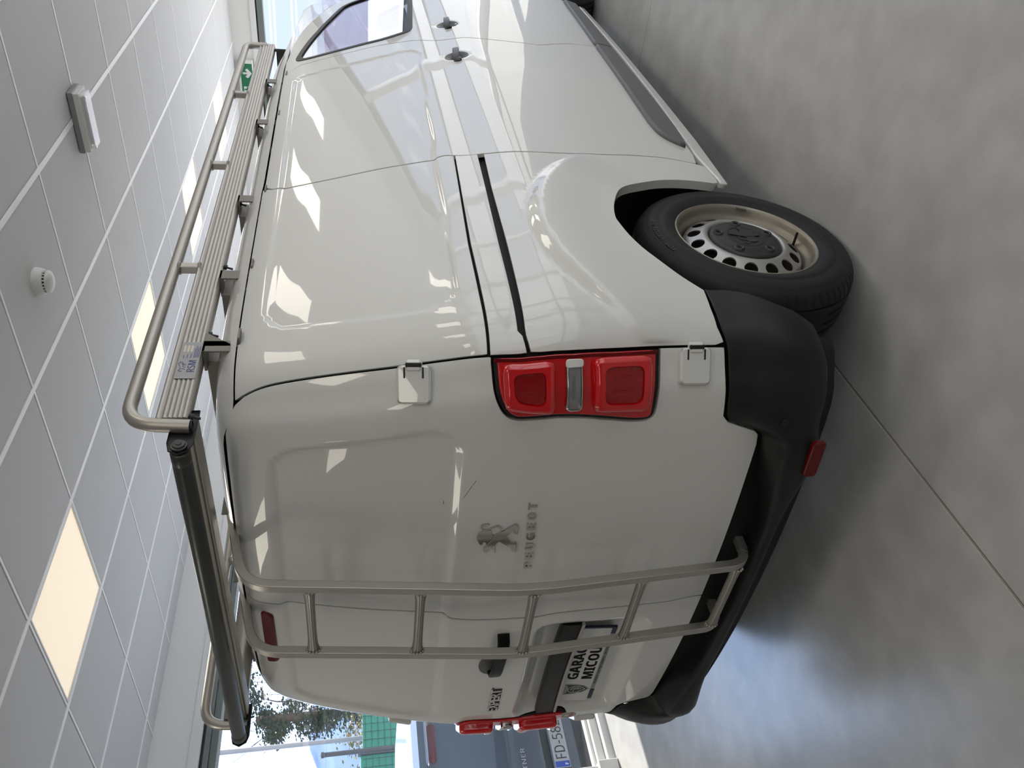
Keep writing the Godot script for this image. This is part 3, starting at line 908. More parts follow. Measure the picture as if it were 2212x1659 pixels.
func hinges(door: Node3D, left: bool):
	var sg := -1.0 if left else 1.0
	for y in [1.374, 0.691]:
		var fr := frame_at((0.853 if y > 1.0 else 0.841) * sg, y, 0.0)
		var out := sg      # the hinge line is on the outer side
		var mb := MB.new()
		var flap := smooth_loop(pv([-0.042 * out, -0.040, 0.050 * out, -0.041, 0.050 * out, 0.041, -0.042 * out, 0.040]), 0.012)
		add_plate(mb, flap, 0.017, fr, 0.005)
		var h := put("hinge", mb.mesh(), "van_paint", door)
		h.set_meta("label", "white door hinge cover")
		put("hinge_knuckle", box(Vector3(minf(0.034 * out, 0.064 * out), -0.020, 0.002), Vector3(maxf(0.034 * out, 0.064 * out), 0.020, 0.021), 0.006, fr), "van_paint", door)
		put("hinge_gap", box(Vector3(minf(0.046 * out, 0.057 * out), -0.019, 0.006), Vector3(maxf(0.046 * out, 0.057 * out), 0.019, 0.0225), 0.002, fr), "seal_black", door)
		for e in [-1.0, 1.0]:
			put("hinge_slot", box(Vector3(minf(0.020 * out, 0.046 * out), e * 0.022 - 0.002, 0.008), Vector3(maxf(0.020 * out, 0.046 * out), e * 0.022 + 0.002, 0.0185), 0.0005, fr), "seal_black", door)

func side_handle(door: Node3D, s: float, y: float, front: bool):
	var fr := frame_at(s, y, 0.012)
	var pts := []; var w := []
	for k in 15:
		var t := k / 14.0 * 2.0 - 1.0
		pts.append(Vector3(-t * 0.078, 0.006 * t, 0.034 * sqrt(maxf(0.0, 1.0 - pow(absf(t), 3.0))) - 0.012))
	var mb := MB.new(); var prof := square_profile(0.006, 0.0135, 0.005)
	var rot := []
	for q in prof: rot.append([Vector2(q[0].x, q[0].y), q[1]])
	sweep(mb, pts, rot, Vector3.UP)
	var h := put("handle", mb.mesh(fr), "handle_grey", door)
	h.set_meta("label", "grey plastic pull handle")
	put("handle_cap", box(Vector3(-0.082, -0.015, -0.012), Vector3(-0.046, 0.012, 0.016), 0.006, fr), "handle_grey" if not front else "seal_black", door)
	put("handle_cup", panel(ellipse(s, y, 0.048, 0.05, 28), {cell = 0.012, off = 0.0012, lip = 0.003, bev = 0.0, shrink = 0.0}), "trim_plastic", door)
	if front: put("lock_barrel", lathe([[0.0, 0.004], [0.008, 0.004], [0.009, 0.0]], 16, Vector3.BACK).duplicate(), "chrome", door, fr * Transform3D(Basis.IDENTITY, Vector3(0.0, -0.042, -0.006)))

func rear_details(rd: Node3D, ld: Node3D):
	# chrome emblem and lettering
	var fr := frame_at(0.3393, 1.1515, 0.0)
	var em := put("lion_emblem", lion_mesh(1.0, 0.006), "chrome", rd, fr)
	em.set_meta("label", "chrome rampant lion emblem")
	var word := "PEUGEOT"; var x0 := 0.197; var step := 0.0388
	for k in word.length():
		var f2 := frame_at(x0 + step * k, 1.036 + 0.0022 * k, 0.0)
		put_text("letter", word[k], 0.0245, 0.005, "chrome", rd, f2, 600, 0.024 if word[k] != "T" else 0.022)
	word = "EXPERT"
	for k in word.length():
		var f3 := frame_at(-0.635 + 0.0285 * k, 1.049 + 0.0005 * k, 0.0)
		put_text("letter", word[k], 0.034, 0.006, "chrome", ld, f3, 800, 0.029)
		put_text("letter_edge", word[k], 0.034, 0.003, "print_black", ld, f3 * Transform3D(Basis.IDENTITY, Vector3(0.004, -0.004, 0.0)), 800, 0.029)
	# third brake light at the head of the left door
	put("brake_light", panel(smooth_loop(pv([-.066, 1.792, -.075, 1.757, -.395, 1.757, -.425, 1.794]), 0.016), {cell = 0.012, off = 0.008, lip = 0.012, bev = 0.005, shrink = 0.0}), "red_dark", ld)
	# dark pull bar over the number plate
	var bar := MB.new(); var pts := []
	for k in 21:
		var s := -0.675 + 0.58 * k / 20.0
		var b := base_at(s, 0.875)
		pts.append(b[0] + Vector3(0, 0, -0.008) + Vector3(0, -0.010 * pow((k - 10.0) / 10.0, 2.0) + 0.004, 0))
	sweep(bar, pts, square_profile(0.014, 0.033, 0.010), Vector3.UP)
	put("plate_lamp_bar", bar.mesh(), "black_gloss", ld)
	var lipm := MB.new(); var lp := []
	for p in pts: lp.append(p + Vector3(0, -0.036, 0.012))
	sweep(lipm, lp, square_profile(0.006, 0.005, 0.003), Vector3.UP)
	put("silver_lip", lipm.mesh(), "aluminium", ld)
	# the dealer's card in the plate holder
	var c := Vector3(-0.395, 0.772, -0.190)
	var n := Vector3(-0.045, 0.06, 1.0).normalized(); var xx := Vector3.UP.cross(n).normalized()
	var pf := Transform3D(Basis(xx, n.cross(xx), n), c)
	var hold := put("plate_holder", plate(rrect(-0.238, -0.068, 0.238, 0.055, 0.004), 0.006, pf, 0.001), "plastic_grey", ld)
	put("holder_corner", box(Vector3(0.20, -0.068, 0.001), Vector3(0.24, -0.05, 0.009), 0.001, pf), "holder_blue", ld)
	put("holder_corner", box(Vector3(0.234, -0.05, 0.001), Vector3(0.241, 0.05, 0.009), 0.001, pf), "holder_blue", ld)
	put("holder_corner", box(Vector3(-0.225, -0.068, 0.001), Vector3(-0.165, -0.054, 0.009), 0.001, pf), "holder_blue", ld)
	var pl := put("number_plate", box(Vector3(-0.238, -0.052, 0.006), Vector3(0.232, 0.055, 0.009), 0.001, pf), "plate_white", ld)
	pl.set_meta("label", "white card plate with black lettering and shield")
	var pt := func(x: float, y: float, z := 0.009) -> Transform3D: return pf * Transform3D(Basis.IDENTITY, Vector3(x, y, z))
	for dx in [0.0, 0.0012, 0.0024]:
		for dy in [0.0, 0.001]:
			put_text("lettering", "GARAGE", 0.037, 0.0006, "print_black", ld, pt.call(-0.085 + dx, 0.008 + dy), 700, 0.248)
			put_text("lettering", "MICOUD", 0.037, 0.0006, "print_black", ld, pt.call(-0.085 + dx, -0.042 + dy), 700, 0.252)
	put_text("small_lettering", "PEUGEOT A VOTRE SERVICE - 04 93 04 01 01", 0.008, 0.0006, "print_black", ld, pt.call(-0.125, -0.064, 0.006), 500, 0.29)
	# shield badge
	var sh := pv([-0.036, 0.040, 0.036, 0.040, 0.033, 0.0, 0.022, -0.028, 0.0, -0.048, -0.022, -0.028, -0.033, 0.0])
	var bx: Transform3D = pt.call(-0.155, 0.002)
	put("shield_badge", plate(sh, 0.0005, bx), "print_black", ld)
	var line := MB.new()
	for lp2 in [Geometry2D.offset_polygon(sh, -0.0025)[0]]:
		for k in lp2.size():
			var a: Vector2 = lp2[k]; var b: Vector2 = lp2[(k + 1) % lp2.size()]; var d := (b - a).normalized(); var o := Vector2(-d.y, d.x) * 0.0006
			add_plate(line, PackedVector2Array([a - o, b - o, b + o, a + o]), 0.0008, bx)
	# the lion's head, a few light strokes of mane and muzzle
	for q in [[-0.022, 0.010, -0.018, 0.022, -0.006, 0.027, 0.008, 0.024, 0.017, 0.014], [-0.022, 0.010, -0.025, 0.0, -0.021, -0.004, -0.023, -0.011, -0.014, -0.013], [0.017, 0.014, 0.021, 0.0, 0.015, -0.016, 0.0, -0.034], [-0.006, 0.018, 0.008, 0.010, 0.011, -0.004, 0.002, -0.020], [-0.004, 0.008, 0.003, 0.0, 0.0, -0.012], [-0.014, -0.013, -0.008, -0.022, 0.0, -0.034], [-0.016, 0.006, -0.010, 0.008]]:
		var cp := curve_pts(q, 4)
		for k in cp.size() - 1:
			var d2 := (cp[k + 1] - cp[k]).normalized(); var o2 := Vector2(-d2.y, d2.x) * 0.0011
			add_plate(line, PackedVector2Array([cp[k] - o2, cp[k + 1] - o2, cp[k + 1] + o2, cp[k] + o2]), 0.0008, bx)
	put("badge_lines", line.mesh(), "print_white", ld)
	put_text("badge_lettering", "PEUGEOT", 0.005, 0.0004, "print_white", ld, bx * Transform3D(Basis.IDENTITY, Vector3(-0.025, 0.030, 0.0005)), 600, 0.05)
	# round speed sticker near the left edge
	var sf := frame_at(-0.752, 0.765, 0.0)
	put("speed_sticker", plate(rrect(-0.036, -0.036, 0.036, 0.036, 0.003), 0.0005, sf), "clear_lens", ld)
	put("sticker_disc", plate(ellipse(0, 0, 0.030, 0.030), 0.001, sf), "plastic_grey", ld)
	put("sticker_stripe", plate(rrect(-0.026, -0.016, 0.026, -0.006, 0.001), 0.0014, sf), "print_red", ld)
	put_text("sticker_number", "90", 0.016, 0.0006, "print_white", ld, sf * Transform3D(Basis.IDENTITY, Vector3(-0.012, 0.0, 0.001)), 600)
	# rear door handle: cup and pull
	var hf := frame_at(-0.235, 1.092, 0.0)
	put("handle_cup", plate(ellipse(-0.06, 0.012, 0.06, 0.040), 0.0012, hf), "trim_plastic", ld)
	var hp := []
	for k in 15:
		var t := k / 14.0 * 2.0 - 1.0
		hp.append(Vector3(t * 0.108, -0.004 - 0.006 * t, 0.036 * sqrt(maxf(0.0, 1.0 - pow(absf(t), 4.0))) - 0.004))
	var hm := MB.new(); sweep(hm, hp, square_profile(0.008, 0.019, 0.007), Vector3.UP)
	var hh := put("handle", hm.mesh(hf), "black_gloss", ld)
	hh.set_meta("label", "dark rear door pull handle")
	# scratches on the right door
	for q in [[0.49, 1.245, 0.53, 1.226], [0.533, 1.224, 0.548, 1.217], [0.46, 1.295, 0.472, 1.294]]:
		var a := surf(q[0], q[1], 0.0004); var b := surf(q[2], q[3], 0.0004)
		put("scratch", tube([a[0], b[0]], 0.0006, 4), "handle_grey", rd)

const CAP_TURN := 2.2

func wheel(van: Node3D, sx: float, wz: float, fine: bool):
	var w := node_part("wheel", van)
	w.set_meta("label", "steel wheel with dark centre cap")
	w.position = Vector3(0.905 * sx, 0.331, wz)
	if sx < 0: w.rotation.y = PI
	# local: +x points out of the van, 0 is the tyre's outer face
	var ax := Vector3.RIGHT
	var seg := 320 if fine else 64
	var half := [[.213, -.020], [.217, -.010], [.224, -.006], [.236, .0005], [.250, .0035], [.262, .004], [.2635, .0025], [.274, .003], [.290, .0005], [.303, -.004], [.304, -.0055], [.315, -.012], [.324, -.022], [.331, -.034], [.335, -.046], [.337, -.056], [.3305, -.0575], [.3305, -.0645], [.338, -.066], [.339, -.086], [.332, -.0875], [.332, -.0955], [.339, -.097]]
	var prof := half.duplicate()
	for k in range(half.size() - 1, -1, -1): prof.append([half[k][0], -0.215 - half[k][1]])
	var mb := MB.new(); add_lathe(mb, prof, seg, ax)
	if fine:      # cut the shoulder and tread blocks
		for k in mb.v.size():
			var p := mb.v[k]; var r := Vector2(p.y, p.z).length()
			var an := atan2(p.z, p.y) / TAU * 72.0
			var sh := absf(p.x + 0.1075)
			var f := fposmod(an + (0.5 if p.x < -0.1 else 0.0) + sh * 6.0, 1.0)
			if r > 0.312 and f < 0.22 and sh > 0.055:
				var cut := 0.0065 * smoothstep(0.310, 0.322, r)
				mb.v[k] = Vector3(p.x, p.y * (r - cut) / r, p.z * (r - cut) / r)
	put("tyre", mb.mesh(), "tyre_rubber", w)
	if fine:
		for band in [["ContiVanContact", 0.291, PI * 0.62, 0.017], ["215/65R16C", 0.248, -PI * 0.45, 0.011], ["TUBELESS", 0.248, PI * 0.08, 0.009], ["106/104T", 0.248, -PI * 0.16, 0.010]]:
			var txt: String = band[0]
			for k in txt.length():
				if txt[k] == " ": continue
				var a: float = band[2] - k * band[3] * 0.72 / band[1]
				var rad := Vector3(0, sin(a), -cos(a)); var tg := Vector3(0, -cos(a), -sin(a)) * -1.0
				var xd := rad.cross(Vector3.RIGHT).normalized() * -1.0
				xd = Vector3.RIGHT.cross(rad) * -1.0
				xd = rad.cross(Vector3.RIGHT)
				var l := letters(txt[k], band[3], 0.0012, 700)
				put("tyre_letter", l[0], "tyre_mark", w, Transform3D(Basis(xd, rad, Vector3.RIGHT), rad * (band[1] - band[3] * 0.5) + Vector3(0.0005 if band[1] > 0.28 else 0.002, 0, 0)) * l[1])
	# rim barrel
	put("rim", lathe([[.2165, -.019], [.2195, -.012], [.2195, -.0075], [.2160, -.0065], [.2125, -.010], [.2085, -.018], [.2065, -.030], [.2025, -.040], [.1955, -.047], [.1905, -.058], [.1885, -.085], [.1875, -.13], [.1875, -.19]], 96 if fine else 32, ax), "rim_dirty", w)
	# the steel disc with fifteen holes, built as fifteen sectors round real openings
	var dp := [[.110, -.030], [.116, -.0195], [.121, -.0165], [.127, -.0168], [.132, -.0185], [.140, -.0225], [.155, -.030], [.168, -.037], [.178, -.044], [.1835, -.053], [.186, -.066], [.187, -.085]]
	var kx := []; var ky := []
	for q in dp: kx.append(q[0]); ky.append(q[1])
	var zr := func(r: float) -> float: return pchip(kx, ky, [r])[0]
	var disc := MB.new(); add_lathe(disc, dp.slice(0, 5), 90, ax); add_lathe(disc, [dp[8], dp[9], dp[10], dp[11]], 90, ax)
	var hc := 0.155; var sec := TAU / 15.0; var m := 24
	for k in 15:
		var a0 := k * sec - 0.785
		var inn := []; var outr := []
		for j in m:
			var th := TAU * j / m
			inn.append(Vector2(hc + 0.0185 * cos(th), 0.0205 * sin(th) / hc))
			var dx := cos(th); var dy := sin(th)
			var e := minf((0.178 - hc) / absf(dx) if dx > 0 else ((hc - 0.132) / absf(dx) if dx < 0 else 9.0), (sec * 0.5 * hc) / maxf(absf(dy), 1e-5))
			outr.append(Vector2(hc + dx * e, dy * e / hc))
		for corner in [Vector2(0.178, sec * 0.5), Vector2(0.132, sec * 0.5), Vector2(0.132, -sec * 0.5), Vector2(0.178, -sec * 0.5)]:
			var best := 0; var bd := 9.0
			for j in m:
				var d: float = (Vector2((outr[j].x - corner.x) * 8.0, outr[j].y - corner.y)).length()
				if d < bd: bd = d; best = j
			outr[best] = corner
		var rings := [inn, [], outr]
		for j in m: rings[1].append((inn[j] as Vector2).lerp(outr[j], 0.35))
		var b := disc.v.size()
		for ring in rings:
			for q in ring:
				var r: float = clampf(q.x, 0.132, 0.178); var an: float = a0 + q.y
				var sl: float = (zr.call(r + 0.001) - zr.call(r - 0.001)) / 0.002
				var rad := Vector3(0, cos(an), sin(an))
				disc.vert(rad * r + ax * zr.call(r), (ax - rad * sl).normalized())
		for rr in 2:
			for j in m:
				var j2 := (j + 1) % m
				disc.quad_i(b + rr * m + j, b + rr * m + j2, b + (rr + 1) * m + j2, b + (rr + 1) * m + j)
		var b2 := disc.v.size()
		for j in m:
			var p := disc.v[b + j]; disc.vert(p, Vector3(0, -p.y, -p.z).normalized()); disc.vert(p - ax * 0.004, Vector3(0, -p.y, -p.z).normalized())
		for j in m:
			var j2 := (j + 1) % m
			disc.quad_i(b2 + j * 2, b2 + j2 * 2, b2 + j2 * 2 + 1, b2 + j * 2 + 1)
	put("wheel_disc", disc.mesh(), "rim_silver", w)
	put("brake_drum", lathe([[.0, -.135], [.09, -.135], [.125, -.14], [.130, -.15], [.133, -.152], [.133, -.16], [.136, -.162], [.136, -.19]], 48, ax), "drum_iron", w)
	put("well_back", lathe([[.0, -.20], [.186, -.20]], 32, ax), "gap_black", w)
	# centre cap: dish, five bolt bosses, raised emblem disc
	put("centre_cap", lathe([[.0, -.0085], [.0555, -.0085], [.0563, -.010], [.0583, -.010], [.059, -.0085], [.074, -.009], [.077, -.0105], [.098, -.012], [.107, -.015], [.1115, -.021], [.112, -.030]], 72, ax), "hub_plastic", w)
	for k in 5:
		var a := TAU * k / 5.0 - 1.57
		var at := Vector3(0, cos(a), sin(a)) * 0.0845
		put("bolt_boss", lathe([[.0, -.011], [.007, -.011], [.0075, -.008], [.0125, -.0055], [.0155, -.0075], [.0175, -.012]], 24, ax, at), "hub_plastic", w)
	if fine:
		var lm := put("cap_emblem", lion_mesh(0.78, 0.004), "hub_plastic", w, Transform3D(Basis(Vector3(0, 0, -1), Vector3(0, 1, 0), Vector3(1, 0, 0)).rotated(Vector3.RIGHT, CAP_TURN), Vector3(-0.0088, 0.0, 0.0)))
		lm.set_meta("label", "raised dark lion emblem")
		var va := Vector3(0, sin(-1.42), -cos(-1.42))
		put("valve", tube([va * 0.1885 + Vector3(-0.060, 0, 0), va * 0.188 + Vector3(-0.022, 0, 0), va * 0.1875 + Vector3(-0.006, 0, 0)], 0.0042, 10), "print_black", w)
		var wa := Transform3D(Basis(Vector3(0, 0, -1), Vector3(0, 1, 0), Vector3(1, 0, 0)), Vector3.ZERO)
		var wt := MB.new(); var pts := []
		for k in 7:
			var a := -0.326 - 0.078 + 0.026 * k
			pts.append(Vector3(-0.0105, sin(a), -cos(a)) * Vector3(1, .2045, .2045))
		sweep(wt, pts, square_profile(0.0055, 0.0045, 0.002), Vector3.RIGHT)
		put("balance_weight", wt.mesh(), "aluminium_dark", w)

func cab(van: Node3D):
	var c := node_part("cab", van)
	put("bulkhead", plate(pv([-0.88, 0.35, 0.88, 0.35, 0.89, 1.0, 0.85, 1.25, 0.70, 1.74, -0.70, 1.74, -0.85, 1.25, -0.89, 1.0]), 0.03, Transform3D(Basis.IDENTITY, Vector3(0, 0, -2.64))), "cab_beige", c)
	put("headlining", box(Vector3(-0.60, 1.745, -2.95), Vector3(0.60, 1.760, -2.62), 0.004), "cab_beige", c)
	put("dashboard", box(Vector3(-0.80, 0.55, -4.2), Vector3(0.80, 1.08, -3.75), 0.05), "cab_dark", c)
	put("cab_floor", box(Vector3(-0.85, 0.33, -4.2), Vector3(0.85, 0.40, -2.62), 0.01), "cab_dark", c)
	for x in [-0.45, 0.02, 0.42]:
		var s := node_part("seat", c)
		put("seat_back", box(Vector3(-0.22, 0.70, -2.80), Vector3(0.22, 1.26, -2.68), 0.05, Transform3D(Basis.IDENTITY, Vector3(x, 0, 0))), "cab_dark", s)
		put("seat_base", box(Vector3(-0.23, 0.45, -3.25), Vector3(0.23, 0.72, -2.72), 0.05, Transform3D(Basis.IDENTITY, Vector3(x, 0, 0))), "cab_dark", s)
	put("steering_wheel", lathe_torus(0.18, 0.015), "cab_dark", c, Transform3D(Basis(Vector3.RIGHT, 1.1), Vector3(-0.42, 1.02, -3.55)))
	# outside mirrors
	for sx in [-1.0, 1.0]:
		var mi := put("door_mirror", box(Vector3(-0.10, -0.10, -0.05), Vector3(0.10, 0.12, 0.05), 0.04, Transform3D(Basis.IDENTITY, Vector3(1.10 * sx, 1.34, -3.86))), "seal_black", van)
		put("mirror_arm", box(Vector3(-0.06, -0.03, -0.02), Vector3(0.06, 0.03, 0.02), 0.01, Transform3D(Basis.IDENTITY, Vector3(0.96 * sx, 1.22, -3.86))), "seal_black", mi)
		put("mirror_glass", box(Vector3(-0.085, -0.085, 0.0), Vector3(0.085, 0.105, 0.003), 0.001, Transform3D(Basis.IDENTITY, Vector3(1.10 * sx, 1.34, -3.8095))), "chrome", mi)

func lathe_torus(r: float, t: float) -> ArrayMesh:
	var p := []; for k in 13: p.append([r + t * cos(TAU * k / 12.0), t * sin(TAU * k / 12.0)])
	return lathe(p, 40)

# ---------------------------------------------------------------- room
func room():
	var fl := struct_node("floor", "polished grey concrete floor with a straight sawn joint")
	var jx := 0.553
	put("floor_slab", box(Vector3(-2.66, -0.15, WALL_FRONT - 0.1), Vector3(jx - 0.004, 0.0, WALL_BACK + 0.1), 0.001), "floor_concrete", fl)
	put("floor_slab", box(Vector3(jx + 0.004, -0.15, -2.928), Vector3(WALL_RIGHT + 0.1, 0.0, WALL_BACK + 0.1), 0.001), "floor_concrete", fl)
	put("floor_slab", box(Vector3(jx + 0.004, -0.15, WALL_FRONT - 0.1), Vector3(WALL_RIGHT + 0.1, 0.0, -2.9315), 0.001), "floor_concrete", fl)
	put("joint_filler", box(Vector3(jx - 0.004, -0.10, WALL_FRONT - 0.1), Vector3(jx + 0.0015, -0.0008, WALL_BACK), 0.0005), "floor_joint", fl)
	put("joint_bed", box(Vector3(jx + 0.0015, -0.10, WALL_FRONT - 0.1), Vector3(jx + 0.004, -0.005, WALL_BACK), 0.0005), "floor_cut", fl)

	# left: a wall head over full-height glazing
	var wl := struct_node("wall_left", "pale wall head above the left-hand glazing")
	put("wall_head", box(Vector3(WALL_LEFT - 0.22, 2.417, WALL_FRONT - 0.2), Vector3(WALL_LEFT, CEIL + 0.2, WALL_BACK + 0.2), 0.002), "wall_paint", wl)
	put("cover_strip", box(Vector3(WALL_LEFT - 0.002, 2.417, WALL_FRONT), Vector3(WALL_LEFT + 0.014, 2.477, WALL_BACK), 0.002), "frame_white", wl)
	var w1 := struct_node("window_1", "full-height shop window along the left side")
	put("gasket", box(Vector3(-2.76, 2.400, WALL_FRONT), Vector3(-2.70, 2.418, -0.74), 0.001), "frame_dark", w1)
	put("window_head", box(Vector3(-2.80, 2.372, WALL_FRONT), Vector3(-2.69, 2.401, -0.74), 0.003), "frame_grey", w1)
	put("window_head", box(Vector3(-2.83, 2.33, WALL_FRONT), Vector3(-2.72, 2.372, -0.74), 0.003), "frame_grey", w1)
	put("window_sill", box(Vector3(-2.86, -0.15, WALL_FRONT), Vector3(-2.68, 0.045, -0.74), 0.004), "frame_white", w1)
	put("window_sill", box(Vector3(-2.84, 0.045, WALL_FRONT), Vector3(-2.73, 0.095, -0.74), 0.004), "frame_white", w1)
	put("window_bead", box(Vector3(-2.82, 0.095, WALL_FRONT), Vector3(-2.765, 0.115, -0.74), 0.003), "frame_white", w1)
	put("wall_panel", box(Vector3(WALL_LEFT - 0.20, -0.15, -0.74), Vector3(WALL_LEFT, 2.45, WALL_BACK + 0.2), 0.002), "wall_paint", wl)
	var zs := [WALL_FRONT, -5.55, -3.20, -0.79]
	for k in zs.size():
		var z: float = zs[k]
		put("mullion", box(Vector3(-2.87, 0.09, z - 0.065), Vector3(-2.665, 2.42, z + 0.065), 0.006), "frame_white", w1)
		put("mullion_foot", box(Vector3(-2.87, 0.0, z - 0.085), Vector3(-2.635, 0.125, z + 0.085), 0.006), "frame_white", w1)
		if k < zs.size() - 1: put("pane", box(Vector3(-2.794, 0.10, z + 0.05), Vector3(-2.786, 2.345, zs[k + 1] - 0.05), 0.0), "glass_wall", w1)

	# front: another wall head and glazing
	var wf := struct_node("wall_front", "pale wall head above the far glazing")
	put("wall_head", box(Vector3(WALL_LEFT - 0.22, 2.435, WALL_FRONT - 0.22), Vector3(WALL_RIGHT + 0.2, CEIL + 0.2, WALL_FRONT), 0.002), "wall_paint", wf)
	put("cover_strip", box(Vector3(WALL_LEFT, 2.435, WALL_FRONT - 0.002), Vector3(WALL_RIGHT, 2.49, WALL_FRONT + 0.014), 0.002), "frame_white", wf)
	var w2 := struct_node("window_2", "full-height shop window at the far end")
	put("gasket", box(Vector3(WALL_LEFT, 2.42, WALL_FRONT - 0.08), Vector3(WALL_RIGHT, 2.436, WALL_FRONT - 0.03), 0.001), "frame_dark", w2)
	put("window_head", box(Vector3(WALL_LEFT, 2.36, WALL_FRONT - 0.12), Vector3(WALL_RIGHT, 2.42, WALL_FRONT - 0.02), 0.003), "frame_grey", w2)
	put("window_sill", box(Vector3(WALL_LEFT, -0.15, WALL_FRONT - 0.16), Vector3(WALL_RIGHT, 0.10, WALL_FRONT), 0.004), "frame_white", w2)
	var xs := [WALL_LEFT, 0.9, 2.66, 4.42, WALL_RIGHT]
	for k in xs.size():
		var x: float = xs[k]
		put("mullion", box(Vector3(x - 0.06, 0.09, WALL_FRONT - 0.17), Vector3(x + 0.06, 2.42, WALL_FRONT + 0.01), 0.006), "frame_white", w2)
		if k < xs.size() - 1: put("pane", box(Vector3(x + 0.05, 0.10, WALL_FRONT - 0.084), Vector3(xs[k + 1] - 0.05, 2.365, WALL_FRONT - 0.076), 0.0), "glass_wall", w2)

	# right: glazing run on past the camera for extra light, plain wall behind
	var wr := struct_node("wall_right", "pale wall on the right, its glazing lengthened for light, plain only at the back")
	put("wall_panel", box(Vector3(WALL_RIGHT, -0.15, 3.4), Vector3(WALL_RIGHT + 0.2, CEIL + 0.2, WALL_BACK + 0.2), 0.002), "wall_paint", wr)
	put("wall_head", box(Vector3(WALL_RIGHT, 2.43, WALL_FRONT - 0.2), Vector3(WALL_RIGHT + 0.2, CEIL + 0.2, 3.4), 0.002), "wall_paint", wr)
	var w3 := struct_node("window_3", "full-height shop window on the right, lengthened unseen to let in more light")
	put("window_sill", box(Vector3(WALL_RIGHT, -0.15, WALL_FRONT), Vector3(WALL_RIGHT + 0.18, 0.10, 3.4), 0.004), "frame_white", w3)
	for z in [-5.9, -4.0, -2.1, -0.2, 1.7]: put("mullion", box(Vector3(WALL_RIGHT, 0.09, z - 0.06), Vector3(WALL_RIGHT + 0.17, 2.44, z + 0.06), 0.006), "frame_white", w3)
	put("pane", box(Vector3(WALL_RIGHT + 0.08, 0.10, WALL_FRONT + 0.02), Vector3(WALL_RIGHT + 0.088, 2.44, 3.4), 0.0), "glass_wall", w3)
	var wb := struct_node("wall_back", "plain pale wall behind the camera")
	put("wall_panel", box(Vector3(WALL_LEFT - 0.22, -0.15, WALL_BACK), Vector3(WALL_RIGHT + 0.2, CEIL + 0.2, WALL_BACK + 0.2), 0.002), "wall_paint", wb)

const GX := 0.5143; const GZ := -1.9335
const LAMP_Z := [-6.4335, -4.6335, -2.8335, -1.0335, 0.7665, 2.5665]

